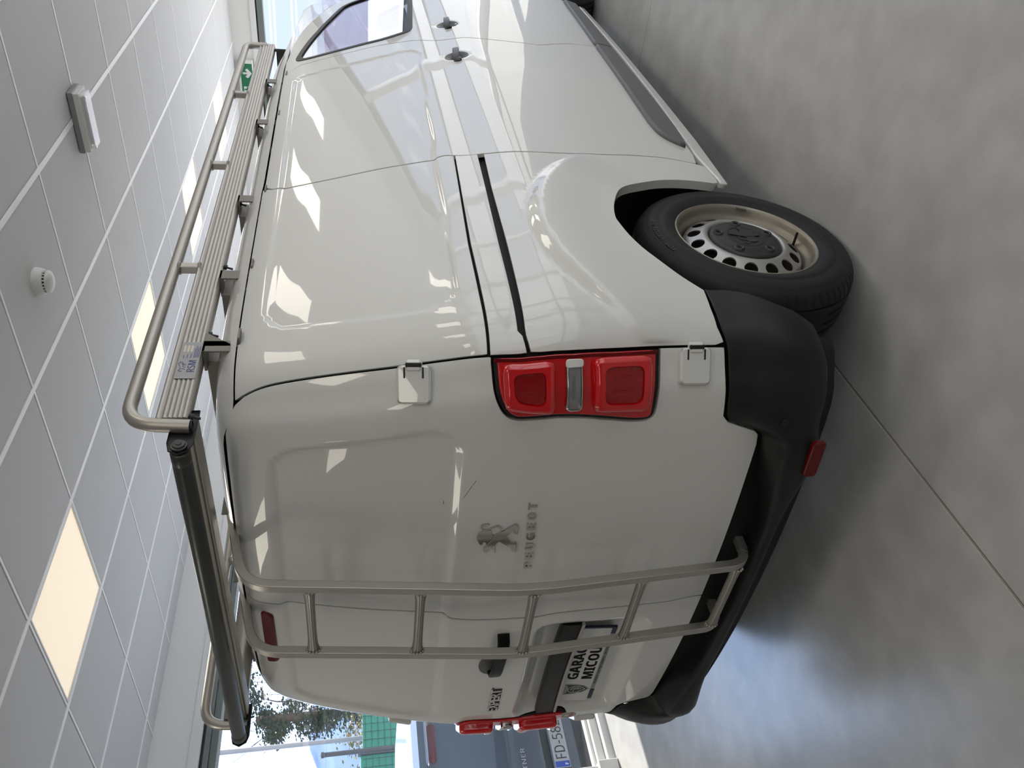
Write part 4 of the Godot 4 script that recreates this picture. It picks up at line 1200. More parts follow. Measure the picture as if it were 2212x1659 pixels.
func ceiling_all():
	var ce := struct_node("ceiling", "suspended ceiling of white square tiles in a metal grid")
	put("roof_slab", box(Vector3(WALL_LEFT - 0.2, CEIL + 0.10, WALL_FRONT - 0.2), Vector3(WALL_RIGHT + 0.2, CEIL + 0.25, WALL_BACK + 0.2), 0.002), "plenum", ce)
	var lx := []; var x := GX - 0.6 * 6
	while x < WALL_RIGHT + 0.6: lx.append(x); x += 0.6
	var lz := []; var z := GZ - 0.6 * 10
	while z < WALL_BACK + 0.6: lz.append(z); z += 0.6
	var y0 := CEIL + 0.003; var y1 := CEIL + 0.016
	var far := MB.new(); var full: ArrayMesh = null
	for a in lx.size() - 1:
		for b in lz.size() - 1:
			var cx: float = (lx[a] + lx[a + 1]) * 0.5; var cz: float = (lz[b] + lz[b + 1]) * 0.5
			var lamp := false
			for px in [-0.9857, 2.0143, 5.0143]:
				for pz in LAMP_Z:
					if absf(cx - px) < 0.2 and absf(cz - pz) < 0.2: lamp = true
			if lamp: continue
			var lo := Vector3(maxf(lx[a] + 0.0125, WALL_LEFT), y0, maxf(lz[b] + 0.0095, WALL_FRONT)); var hi := Vector3(minf(lx[a + 1] - 0.0125, WALL_RIGHT), y1, minf(lz[b + 1] - 0.0095, WALL_BACK))
			if hi.x - lo.x < 0.02 or hi.z - lo.z < 0.02: continue
			if cx < 1.6 and cz < 0.8:
				var whole := hi.x - lo.x > 0.57 and hi.z - lo.z > 0.57
				if whole and full == null: full = box(Vector3(-0.2875, 0, -0.2905), Vector3(0.2875, y1 - y0, 0.2905), 0.003)
				if whole: put("tile", full, "tile_white", ce, Transform3D(Basis.IDENTITY, Vector3(cx, y0, cz)))
				else: put("tile", box(lo, hi, 0.003), "tile_white", ce)
			else: add_box(far, lo, hi, 0.003)
	var fo := put("far_tiles", far.mesh(), "tile_white", ce); fo.set_meta("kind", "stuff")
	for gx in lx:
		if gx > WALL_LEFT and gx < WALL_RIGHT:
			put("grid_runner", box(Vector3(gx - 0.012, CEIL, WALL_FRONT), Vector3(gx + 0.012, CEIL + 0.02, WALL_BACK), 0.0008), "tbar_white", ce)
	for gz in lz:
		if gz > WALL_FRONT and gz < WALL_BACK:
			put("grid_bar", box(Vector3(WALL_LEFT, CEIL + 0.0015, gz - 0.0065), Vector3(WALL_RIGHT, CEIL + 0.02, gz + 0.0065), 0.0008), "tbar_white", ce)
	# recessed light panels
	var nth := 0
	var words := ["square ceiling light panel at the far end of the row, smallest in view", "square ceiling light panel second from the far end of the row", "square ceiling light panel beyond the rear hoop of the roof rack", "large square ceiling light panel nearest the camera, left of the roof rack roller"]
	for px in [-0.9857, 2.0143, 5.0143]:  # outermost row lies unseen, added to light the flank and floor
		for k in LAMP_Z.size():
			var pz: float = LAMP_Z[k]
			var label: String = words[k] if px < 0 and k < 4 else "square ceiling light panel in the rows outside the picture, the outermost added for light"
			var t := thing("ceiling_light", label, "ceiling light", Vector3(px, CEIL, pz), "square light panels in the suspended ceiling")
			var fm := MB.new()
			for e in [[-0.289, -0.2905, -0.280, 0.2905], [0.280, -0.2905, 0.289, 0.2905], [-0.280, -0.2905, 0.280, -0.2815], [-0.280, 0.2815, 0.280, 0.2905]]:
				add_box(fm, Vector3(e[0], 0.001, e[1]), Vector3(e[2], 0.04, e[3]), 0.001)
			put("frame", fm.mesh(), "frame_white", t)
			put("diffuser", box(Vector3(-0.281, 0.006, -0.2825), Vector3(0.281, 0.02, 0.2825), 0.001), "lamp_panel", t)
			var al := AreaLight3D.new(); al.name = "panel_light"
			al.area_size = Vector2(0.54, 0.54)
			al.light_color = Color(1.0, 0.97, 0.92); al.light_energy = LAMP_E; al.shadow_enabled = true
			al.area_range = 14.0
			al.transform = Transform3D(Basis(Vector3.RIGHT, -PI / 2), Vector3(0, -0.004, 0))
			t.add_child(al, true)
			nth += 1

const LAMP_E := 0.5

# ---------------------------------------------------------------- roof rack and ladder
func roof_rack():
	var piv := Vector3(0, 1.90, -0.26)
	var r := thing("roof_rack", "aluminium roof rack with tubular guard rails and a rear loading roller", "roof rack", piv)
	r.rotation.x = -0.0063
	# everything below is laid out in the van's frame and moved to the pivot
	var o := Transform3D(Basis.IDENTITY, -piv)
	var zr := -0.262; var zf := -3.13
	for sx in [1.0, -1.0]:
		# ribbed rail
		var prof := []
		prof.append([Vector2(0.655, 1.893), Vector2(-0.7, -0.7)]); prof.append([Vector2(0.688, 1.893), Vector2(0.7, -0.7)])
		for k in 41:
			var t := k / 40.0
			var yy := lerpf(1.896, 1.950, t)
			var rib := 0.0022 * absf(sin(t * PI * 5.0))
			var dr := 0.0022 * cos(t * PI * 5.0) * (1.0 if sin(t * PI * 5.0) >= 0 else -1.0) * PI * 5.0 / 0.054
			prof.append([Vector2(0.6885 + rib, yy), Vector2(1.0, -dr).normalized()])
		prof.append([Vector2(0.688, 1.951), Vector2(0.9, 0.1)]); prof.append([Vector2(0.683, 1.953), Vector2(0.9, 0.1)]); prof.append([Vector2(0.683, 1.957), Vector2(0.9, -0.1)])
		prof.append([Vector2(0.690, 1.958), Vector2(0.9, -0.3)]); prof.append([Vector2(0.690, 1.963), Vector2(0.7, 0.7)]); prof.append([Vector2(0.655, 1.963), Vector2(-0.7, 0.7)])
		var mb := MB.new(); var k2 := prof.size()
		for e in 2:
			for q in prof: mb.vert(o * Vector3(q[0].x * sx, q[0].y, zr if e == 0 else zf), Vector3(q[1].x * sx, q[1].y, 0).normalized())
		for j in k2:
			var j2 := (j + 1) % k2
			mb.quad_i(j, j2, k2 + j2, k2 + j)
		for e in 2:
			var ring := []; for j in k2: ring.append(mb.v[e * k2 + j])
			mb.face(ring, Vector3(0, 0, 1.0 if e == 0 else -1.0))
		var rail := put("side_rail", mb.mesh(), "aluminium", r)
		if sx > 0: rack_label(rail, o)
		# guard tube
		var path := [Vector3(0.676 * sx, 1.886, zr + 0.017), Vector3(0.676 * sx, 2.030, zr + 0.004), Vector3(0.682 * sx, 2.030, zf + 0.02), Vector3(0.682 * sx, 1.93, zf + 0.012)]
		var pp := []; for p in rounded_path(path, 0.075, 8): pp.append(o * p)
		put("guard_tube", tube(pp, 0.0165, 18), "aluminium", r)
		put("tube_cap", lathe([[0.0, -0.001], [0.0125, -0.001], [0.013, 0.004]], 16, Vector3.DOWN, o * Vector3(0.676 * sx, 1.886, zr + 0.017)), "seal_black", r)
		for z in [-0.945, -1.673, -2.416]:
			var post := MB.new(); add_box(post, Vector3(0.677 * sx - 0.0125, 1.958, z - 0.0125), Vector3(0.677 * sx + 0.0125, 2.018, z + 0.0125), 0.002, o)
			var po := put("guard_post", post.mesh(), "aluminium", r)
			for e in [[1.9605, 0.0165], [2.016, 0.0165]]:
				put("weld_bead", lathe(torus_prof(e[1], 0.004), 20, Vector3.UP, o * Vector3(0.677 * sx, e[0], z)), "aluminium", po)
		# feet down to the roof gutter
		for k in 5:
			var z: float = [-0.52, -0.87, -1.36, -2.05, -2.54][k]
			var fm := MB.new(); var zz := 0.022
			add_box(fm, Vector3(minf(0.698 * sx, 0.704 * sx), 1.800, z - zz), Vector3(maxf(0.698 * sx, 0.704 * sx), 1.893, z + zz), 0.001, o)
			add_box(fm, Vector3(minf(0.640 * sx, 0.704 * sx), 1.886, z - zz), Vector3(maxf(0.640 * sx, 0.704 * sx), 1.893, z + zz), 0.001, o)
			add_box(fm, Vector3(minf(0.698 * sx, 0.745 * sx), 1.797, z - zz), Vector3(maxf(0.698 * sx, 0.745 * sx), 1.803, z + zz), 0.001, o)
			if k == 0: add_plate(fm, pv([0.0, 1.893, 0.060, 1.893, 0.0, 1.815]), 0.004, o * Transform3D(Basis(Vector3(0, 0, -1), Vector3(0, 1, 0), Vector3(1, 0, 0)), Vector3(0.70 * sx, 0, z)))
			var ft := put("foot", fm.mesh(), "aluminium_dark", r)
			put("foot_nut", lathe([[0.0, 0.010], [0.007, 0.010], [0.007, 0.0]], 6, Vector3(sx, 0, 0), o * Vector3(0.704 * sx, 1.808, z + 0.012)), "aluminium_dark", ft)
		for z in [-0.272, -0.60, -0.945, -1.36, -2.05, -2.54, -3.06]:
			put("bolt", lathe([[0.0, -0.026], [0.0032, -0.026], [0.0032, -0.010], [0.0075, -0.010], [0.0075, 0.0], [0.0, 0.0]], 10, Vector3(0.35 * sx, 1, 0).normalized(), o * Vector3(0.684 * sx, 1.892, z)), "bracket_steel", r)
		# roller bracket
		var bp := pv([-0.05, -0.030, 0.062, -0.030, 0.085, -0.022, 0.097, 0.0, 0.085, 0.022, 0.062, 0.028, -0.05, 0.028])
		var bxf := o * Transform3D(Basis(Vector3(0, 0, 1), Vector3(0, 1, 0), Vector3(-1, 0, 0)), Vector3(0.664 * sx + 0.003, 1.905, -0.262))
		put("roller_bracket", plate(bp, 0.006, bxf, 0.001), "bracket_steel", r)
		put("roller_bolt", lathe([[0.0, 0.011], [0.006, 0.011], [0.0068, 0.009], [0.0135, 0.0085], [0.0145, 0.004], [0.0175, 0.0035], [0.018, 0.0]], 20, Vector3(sx, 0, 0), o * Vector3(0.667 * sx, 1.904, -0.189)), "roller_metal", r)
	put("loading_roller", lathe([[0.0, -0.654], [0.018, -0.654], [0.0225, -0.649], [0.0225, -0.62], [0.0218, -0.618], [0.0225, -0.616], [0.0225, 0.616], [0.0218, 0.618], [0.0225, 0.62], [0.0225, 0.649], [0.018, 0.654], [0.0, 0.654]], 28, Vector3.RIGHT, o * Vector3(0, 1.904, -0.189)), "roller_metal", r)
	var rb := MB.new(); add_box(rb, Vector3(-0.655, 1.884, -0.325), Vector3(0.655, 1.935, -0.268), 0.003, o); add_box(rb, Vector3(-0.655, 1.893, -0.268), Vector3(0.655, 1.926, -0.262), 0.002, o)
	put("crossbar", rb.mesh(), "aluminium", r)
	for z in [-0.565, -0.885, -1.37, -2.06, -2.55]:
		var cb := MB.new(); add_box(cb, Vector3(-0.655, 1.858, z - 0.046), Vector3(0.655, 1.890, z + 0.046), 0.002, o)
		for e in [-0.046, 0.032]: add_box(cb, Vector3(-0.655, 1.852, z + e), Vector3(0.655, 1.860, z + e + 0.014), 0.001, o)
		put("crossbar", cb.mesh(), "aluminium_dark", r)
	var df := MB.new()
	add_box(df, Vector3(-0.66, 1.828, -3.16), Vector3(0.66, 1.892, -3.152), 0.001, o * Transform3D(Basis(Vector3.RIGHT, 0.0), Vector3.ZERO))
	add_box(df, Vector3(-0.66, 1.828, -3.24), Vector3(0.66, 1.834, -3.155), 0.001, o)
	put("wind_deflector", df.mesh(), "deflector", r)

func torus_prof(r: float, t: float) -> Array:
	var p := []; for k in 9: p.append([r + t * cos(TAU * k / 8.0), t * sin(TAU * k / 8.0)])
	return p

func rack_label(rail: Node3D, o: Transform3D):
	var f := o * Transform3D(Basis(Vector3(0, 0, -1), Vector3(0, 1, 0), Vector3(1, 0, 0)), Vector3(0.6915, 1.897, -0.403))
	var st := put("maker_sticker", plate(rrect(0, 0, 0.150, 0.049, 0.002), 0.0004, f), "sticker_grey", rail)
	st.set_meta("label", "grey maker's sticker with blue letters")
	var at := func(x: float, y: float) -> Transform3D: return f * Transform3D(Basis.IDENTITY, Vector3(x, y, 0.0004))
	put_text("sticker_lettering", "RSM", 0.0175, 0.0004, "print_blue", rail, at.call(0.026, 0.006), 500, 0.046)
	var m := MB.new()
	for k in 3: add_plate(m, rrect(0.108, 0.020 + 0.0085 * k, 0.136, 0.0255 + 0.0085 * k, 0.0005), 0.0004, at.call(0, 0))
	put("sticker_fields", m.mesh(), "print_pale", rail)
	var bl := MB.new()
	for q in [[.030, .034, .028, .040, .032, .043, .036, .040, .044, .041, .052, .043, .058, .046, .064, .044, .066, .039, .062, .036, .058, .037, .054, .034, .053, .028], [.052, .035, .046, .034, .044, .028], [.038, .038, .038, .032, .036, .028], [.058, .037, .058, .030], [.060, .041, .063, .041]]:
		var cp := curve_pts(q, 4)
		for k in cp.size() - 1:
			var d := (cp[k + 1] - cp[k]).normalized(); var nn := Vector2(-d.y, d.x) * 0.0006
			add_plate(bl, PackedVector2Array([cp[k] - nn, cp[k + 1] - nn, cp[k + 1] + nn, cp[k] + nn]), 0.0004, at.call(0, 0))
	for k in 3: add_box(bl, Vector3(0.082, 0.021 + 0.0085 * k, 0), Vector3(0.100 - 0.003 * k, 0.0222 + 0.0085 * k, 0.0004), 0.0, at.call(0, 0))
	for k in 4: add_box(bl, Vector3(0.084, 0.003 + 0.0036 * k, 0), Vector3(0.132 - 0.009 * (k % 2), 0.0043 + 0.0036 * k, 0.0004), 0.0, at.call(0, 0))
	put("sticker_print", bl.mesh(), "print_blue", rail)

func rear_ladder():
	var r := thing("rear_ladder", "narrow aluminium ladder of two bent rails fixed over the rear doors", "ladder", Vector3(0.08, 0.42, -0.09))
	var o := Transform3D(Basis.IDENTITY, -r.position)
	var tops := {}
	for x in [0.23, -0.07]:
		var path := [Vector3(x, 1.862, -0.40), Vector3(x, 1.806, -0.128), Vector3(x, 1.06, -0.050), Vector3(x, 0.412, -0.088), Vector3(x, 0.405, -0.245)]
		var pts := []
		var a := rounded_path([path[0], path[1], (path[1] + path[2]) * 0.5], 0.075, 9); a.remove_at(a.size() - 1)
		var b := rounded_path([(path[1] + path[2]) * 0.5, path[2], (path[2] + path[3]) * 0.5], 0.09, 6); b.remove_at(b.size() - 1)
		var c := rounded_path([(path[2] + path[3]) * 0.5, path[3], path[4]], 0.062, 9)
		for p in a + b + c: pts.append(o * p)
		var mb := MB.new(); sweep(mb, pts, square_profile(0.0125, 0.0125, 0.0028), Vector3(0, 0.35, 1))
		put("ladder_rail", mb.mesh(), "aluminium", r)
		put("rail_bolt", lathe([[0.0, 0.006], [0.0055, 0.006], [0.0065, 0.004], [0.0065, 0.0]], 12, Vector3(0, 0.25, 1).normalized() if false else Vector3(0.0, 0.98, 0.2).normalized(), o * Vector3(x, 1.8735, -0.385)), "bracket_steel", r)
		put("rail_bolt", lathe([[0.0, 0.006], [0.0055, 0.006], [0.0065, 0.004], [0.0065, 0.0]], 12, Vector3.UP, o * Vector3(x, 0.4175, -0.228)), "bracket_steel", r)
		# brackets at head and foot
		var br := MB.new()
		add_box(br, Vector3(x - 0.016, 1.838, -0.43), Vector3(x + 0.016, 1.852, -0.36), 0.001, o * Transform3D(Basis.IDENTITY, Vector3.ZERO))
		add_box(br, Vector3(x + 0.013, 1.838, -0.43), Vector3(x + 0.016, 1.880, -0.36), 0.001, o)
		put("head_bracket", br.mesh(), "aluminium_dark", r)
		var b2 := MB.new()
		add_box(b2, Vector3(x - 0.014, 0.386, -0.262), Vector3(x + 0.016, 0.391, -0.20), 0.001, o)
		add_box(b2, Vector3(x - 0.014, 0.386, -0.262), Vector3(x + 0.016, 0.470, -0.257), 0.001, o)
		put("foot_bracket", b2.mesh(), "aluminium_dark", r)
	for y in [1.64, 1.352, 1.050, 0.737, 0.446]:
		var z: float
		if y > 1.06: z = lerpf(-0.050, -0.128, (y - 1.06) / 0.746)
		else: z = lerpf(-0.088, -0.050, (y - 0.412) / 0.648)
		var prof := []
		for k in 48:
			var a := TAU * k / 48.0
			var rr := 0.0118 + 0.0011 * sin(a * 12.0)
			prof.append([Vector2(cos(a), sin(a)) * rr, Vector2(cos(a + 0.9 * cos(a * 12.0)), sin(a + 0.9 * cos(a * 12.0)))])
		var rg := MB.new(); var steps := 13; var base := rg.v.size()
		for e in steps:
			var t := e / (steps - 1.0) * 2.0 - 1.0
			var fl := 1.0 + 0.5 * pow(absf(t), 6.0)
			for q in prof: rg.vert(o * Vector3(lerpf(-0.058, 0.218, (t + 1) * 0.5), y + q[0].y * fl, z + q[0].x * lerpf(1.0, 0.8, pow(absf(t), 4.0))), Vector3(0, q[1].y, q[1].x))
		for e in steps - 1:
			for k in 48:
				var k3 := (k + 1) % 48
				rg.quad_i(base + e * 48 + k, base + e * 48 + k3, base + (e + 1) * 48 + k3, base + (e + 1) * 48 + k)
		var rung := put("ladder_rung", rg.mesh(), "aluminium", r)
		var wb := MB.new()
		for e in [-0.0555, 0.2155]:
			for k in 11:
				var a := TAU * k / 11.0
				var cpos := o * Vector3(e, y + sin(a) * 0.0175, z + cos(a) * 0.0115)
				add_lathe(wb, [[0.0, -0.0042], [0.0032, -0.003], [0.0044, 0.0], [0.0032, 0.003], [0.0, 0.0042]], 8, Vector3.RIGHT, cpos)
		put("weld_bead", wb.mesh(), "aluminium", rung).set_meta("kind", "stuff")

# ---------------------------------------------------------------- small fittings and the plant
func fittings():
	var e := thing("emergency_light", "white emergency light block with clear cover across a ceiling grid bar", "emergency light", Vector3(0.505, CEIL, -2.495))
	put("base_plate", box(Vector3(-0.134, -0.022, -0.062), Vector3(0.134, 0.0, 0.062), 0.002), "plastic_grey", e)
	put("housing", box(Vector3(-0.130, -0.046, -0.052), Vector3(0.130, -0.018, 0.058), 0.002), "plastic_white", e)
	put("clear_cover", box(Vector3(-0.120, -0.066, -0.036), Vector3(0.120, -0.040, 0.050), 0.004), "cover_clear", e)
	put("reflector_tray", box(Vector3(-0.112, -0.050, -0.030), Vector3(0.112, -0.044, 0.044), 0.002), "chrome", e)
	for z in [-0.012, 0.004, 0.020]: put("light_bar", box(Vector3(-0.105, -0.057, z), Vector3(0.105, -0.050, z + 0.007), 0.002), "print_white", e)
	for x in [-0.11, 0.11]: put("cover_screw", lathe([[0.0, 0.004], [0.005, 0.004], [0.006, 0.0]], 12, Vector3.DOWN, Vector3(x, -0.064, 0.038)), "chrome", e)
	var s := thing("smoke_detector", "round white smoke detector on a ceiling tile", "smoke detector", Vector3(0.205, CEIL + 0.003, -1.625))
	put("base", lathe([[0.0, 0.0], [0.054, 0.0], [0.054, -0.010], [0.052, -0.012], [0.052, -0.020], [0.050, -0.022], [0.049, -0.030], [0.046, -0.034], [0.040, -0.034]], 40), "plastic_white", s)
	put("vent_ring", lathe([[0.040, -0.032], [0.040, -0.043]], 40), "seal_black", s)
	for k in 20:
		var a := TAU * k / 20.0
		put("vent_rib", box(Vector3(0.039, -0.043, -0.0032), Vector3(0.0435, -0.032, 0.0032), 0.001, Transform3D(Basis(Vector3.UP, a), Vector3.ZERO)), "plastic_white", s)
	put("dome", lathe([[0.0435, -0.042], [0.044, -0.046], [0.040, -0.052], [0.030, -0.057], [0.015, -0.060], [0.0, -0.061]], 40), "plastic_white", s)
	var x := thing("exit_sign", "green running-man exit sign with white arrow on the far wall head", "exit sign", Vector3(-1.045, 2.50, WALL_FRONT + 0.016))
	put("case", box(Vector3(-0.20, 0.0, -0.016), Vector3(0.20, 0.155, 0.035), 0.006), "plastic_white", x)
	put("green_panel", box(Vector3(-0.185, 0.012, 0.03), Vector3(0.165, 0.132, 0.037), 0.002), "sign_green", x)
	var gl := MB.new(); var gx := Transform3D(Basis.IDENTITY, Vector3(0, 0, 0.037))
	add_plate(gl, pv([0.055, 0.110, 0.075, 0.110, 0.075, 0.062, 0.098, 0.085, 0.112, 0.072, 0.112, 0.058, 0.065, 0.018, 0.018, 0.058, 0.018, 0.072, 0.032, 0.085, 0.055, 0.062]), 0.002, gx)
	put("arrow", gl.mesh(), "print_white", x)
	put("doorway", plate(rrect(-0.160, 0.016, -0.075, 0.112, 0.001), 0.002, gx), "print_white", x)
	var man := MB.new(); var mx := gx * Transform3D(Basis.IDENTITY, Vector3(-0.11, 0.016, 0.002))
	add_plate(man, ellipse(0.004, 0.083, 0.009, 0.009, 16), 0.001, mx)
	for q in [[0.006, 0.074, -0.012, 0.034, 0.008], [0.002, 0.068, 0.032, 0.058, 0.005], [0.004, 0.066, -0.030, 0.052, 0.005], [-0.012, 0.036, 0.014, 0.018, 0.006], [0.014, 0.020, 0.004, 0.0, 0.005], [-0.012, 0.034, -0.040, 0.022, 0.006]]:
		var a := Vector2(q[0], q[1]); var b := Vector2(q[2], q[3]); var d := (b - a).normalized(); var nn: Vector2 = Vector2(-d.y, d.x) * q[4]
		add_plate(man, PackedVector2Array([a - nn, b - nn, b + nn, a + nn]), 0.001, mx)
	put("running_figure", man.mesh(), "sign_green", x)
	# a yucca in a pot, which the van's flank mirrors
	var y := thing("potted_yucca", "tall yucca in a grey pot that shows as a reflection on the van's rear flank", "plant", Vector3(3.9, 0, -1.55))
	put("pot", lathe([[0.0, 0.0], [0.15, 0.0], [0.19, 0.34], [0.20, 0.36], [0.175, 0.36], [0.17, 0.32]], 32), "pot_grey", y)
	put("soil", lathe([[0.0, 0.33], [0.172, 0.32]], 24), "soil", y)
	var rng := RandomNumberGenerator.new(); rng.seed = 11
	for st in [[Vector3(0.05, 0.3, 0.0), Vector3(0.16, 1.15, 0.05), Vector3(0.10, 1.55, 0.10)], [Vector3(-0.05, 0.3, 0.03), Vector3(-0.10, 0.85, 0.0), Vector3(-0.16, 1.15, -0.22)], [Vector3(0.0, 0.3, -0.05), Vector3(0.05, 0.7, -0.10), Vector3(0.12, 0.85, -0.25)]]:
		put("stem", tube(st, 0.030, 12, 0.2), "yucca_stem", y)
		var lf := MB.new(); var c: Vector3 = st[2]
		for k in 46:
			var el := lerpf(-0.5, 1.35, rng.randf()); var az := rng.randf() * TAU
			var d := Vector3(cos(el) * cos(az), sin(el), cos(el) * sin(az))
			var ln := rng.randf_range(0.34, 0.52); var sd := d.cross(Vector3.UP).normalized(); var w := 0.018
			var prev := []
			for j in 6:
				var t := j / 5.0
				var p := c + d * ln * t + Vector3.DOWN * (0.14 * t * t)
				var ww := w * (1.0 - t) * (0.6 + 1.2 * minf(t * 4.0, 1.0) * 0.5) + 0.001
				var nrm := sd.cross(d).normalized()
				var row := [lf.vert(p - sd * ww, nrm), lf.vert(p + nrm * -0.004 * (1.0 - t), nrm), lf.vert(p + sd * ww, nrm)]
				if j > 0:
					lf.quad_i(prev[0], prev[1], row[1], row[0]); lf.quad_i(prev[1], prev[2], row[2], row[1])
				prev = row
		var lo := put("leaves", lf.mesh(), "yucca_leaf", y); lo.set_meta("kind", "stuff")

# ---------------------------------------------------------------- outside the left and far glazing
const GROUND := -0.40

func outside():
	var g := struct_node("ground", "sunlit tarmac car park outside the glazing")
	put("tarmac", box(Vector3(-90, GROUND - 0.3, -120), Vector3(60, GROUND, 60), 0.0), "asphalt", g)
	grey_van()
	second_car()
	# green fence
	var f := thing("fence", "green screened mesh fence at the edge of the car park", "fence", Vector3(-12.2, GROUND, -6.0))
	for k in 9:
		var z := -6.0 + 1.25 * k
		var pn := put("fence_panel", box(Vector3(-0.02, 0.05, z + 0.03), Vector3(0.02, 1.86 if k % 3 != 2 else 1.90, z + 1.22), 0.004), "fence_green" if k % 3 != 0 else "fence_dark", f)
		var wires := MB.new()
		for j in 16: add_box(wires, Vector3(0.03, 0.08 + j * 0.115, z), Vector3(0.036, 0.086 + j * 0.115, z + 1.25), 0.0)
		for j in 8: add_box(wires, Vector3(0.034, 0.05, z + 0.1 + j * 0.15), Vector3(0.04, 1.86, z + 0.106 + j * 0.15), 0.0)
		put("wire_mesh", wires.mesh(), "fence_dark", pn)
		put("fence_post", box(Vector3(-0.03, 0.0, z - 0.03), Vector3(0.06, 1.95, z + 0.03), 0.004), "post_dark", f)
	# lamp posts
	var lp := thing("street_lamp", "slim pale street lamp with a flat head behind the green fence", "street lamp", Vector3(-13.3, GROUND, -6.62))
	put("pole", tube([Vector3(0, 0, 0), Vector3(0, 4.75, 0)], 0.045, 12), "post_grey", lp)
	put("lamp_head", box(Vector3(-0.10, 4.62, -0.35), Vector3(0.10, 4.80, 0.30), 0.03), "post_grey", lp)
	var dp := thing("camera_pole", "short dark pole in front of the green fence", "pole", Vector3(-11.6, GROUND, -5.52))
	put("shaft", tube([Vector3(0, 0, 0), Vector3(0, 2.55, 0)], 0.04, 10), "post_dark", dp)
	put("cap", lathe([[0.0, 2.58], [0.05, 2.56], [0.05, 2.52], [0.04, 2.50]], 12), "post_dark", dp)
	# bare trees and evergreens behind the fence
	bare_tree(Vector3(-17.6, GROUND, -6.0), 5.2, 3, "bare winter tree with a reddish crown behind the fence and left of the van")
	bare_tree(Vector3(-22.5, GROUND, -8.2), 6.6, 8, "bare winter tree nearest the left edge behind the street lamp")
	bare_tree(Vector3(-19.6, GROUND, -11.4), 6.0, 14, "bare winter tree partly hidden by the van's left rear edge")
	ivy_tree(Vector3(-16.5, GROUND, -8.95), 4.3, 21, "dark ivy-clad evergreen trunk beside the van's left rear edge")
	hedge(Vector3(-14.0, GROUND, -5.4), 31, "flowering pale hedge rising behind the green fence")
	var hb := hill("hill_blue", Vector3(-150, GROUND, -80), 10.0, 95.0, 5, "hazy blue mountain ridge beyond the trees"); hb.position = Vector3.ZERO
	hill("hill_brown", Vector3(-20, GROUND, -118), 5.5, 46.0, 9, "wooded hillside with mauve haze in its colour beyond the far window")
	for k in 4:  # pale rods standing in for reflections in the far glass
		var c := thing("reflection_streak", ["topmost pale streak standing in for a reflection in the far window", "second pale streak standing in for a reflection in the far window", "third pale streak standing in for a reflection in the far window", "lowest pale streak standing in for a reflection in the far window"][k], "streak", Vector3(-3, 0, -16), "streaks modelled for reflections in the far glass")
		var yy: float = [3.22, 3.15, 2.82, 2.74][k]
		var pts := []
		for j in 13: pts.append(Vector3(-9 + 1.5 * j, yy - 0.10 * sin(PI * j / 12.0) - 0.02 * j, -0.2 * k))
		put("streak", tube(pts, 0.016, 6), "streak_white", c)

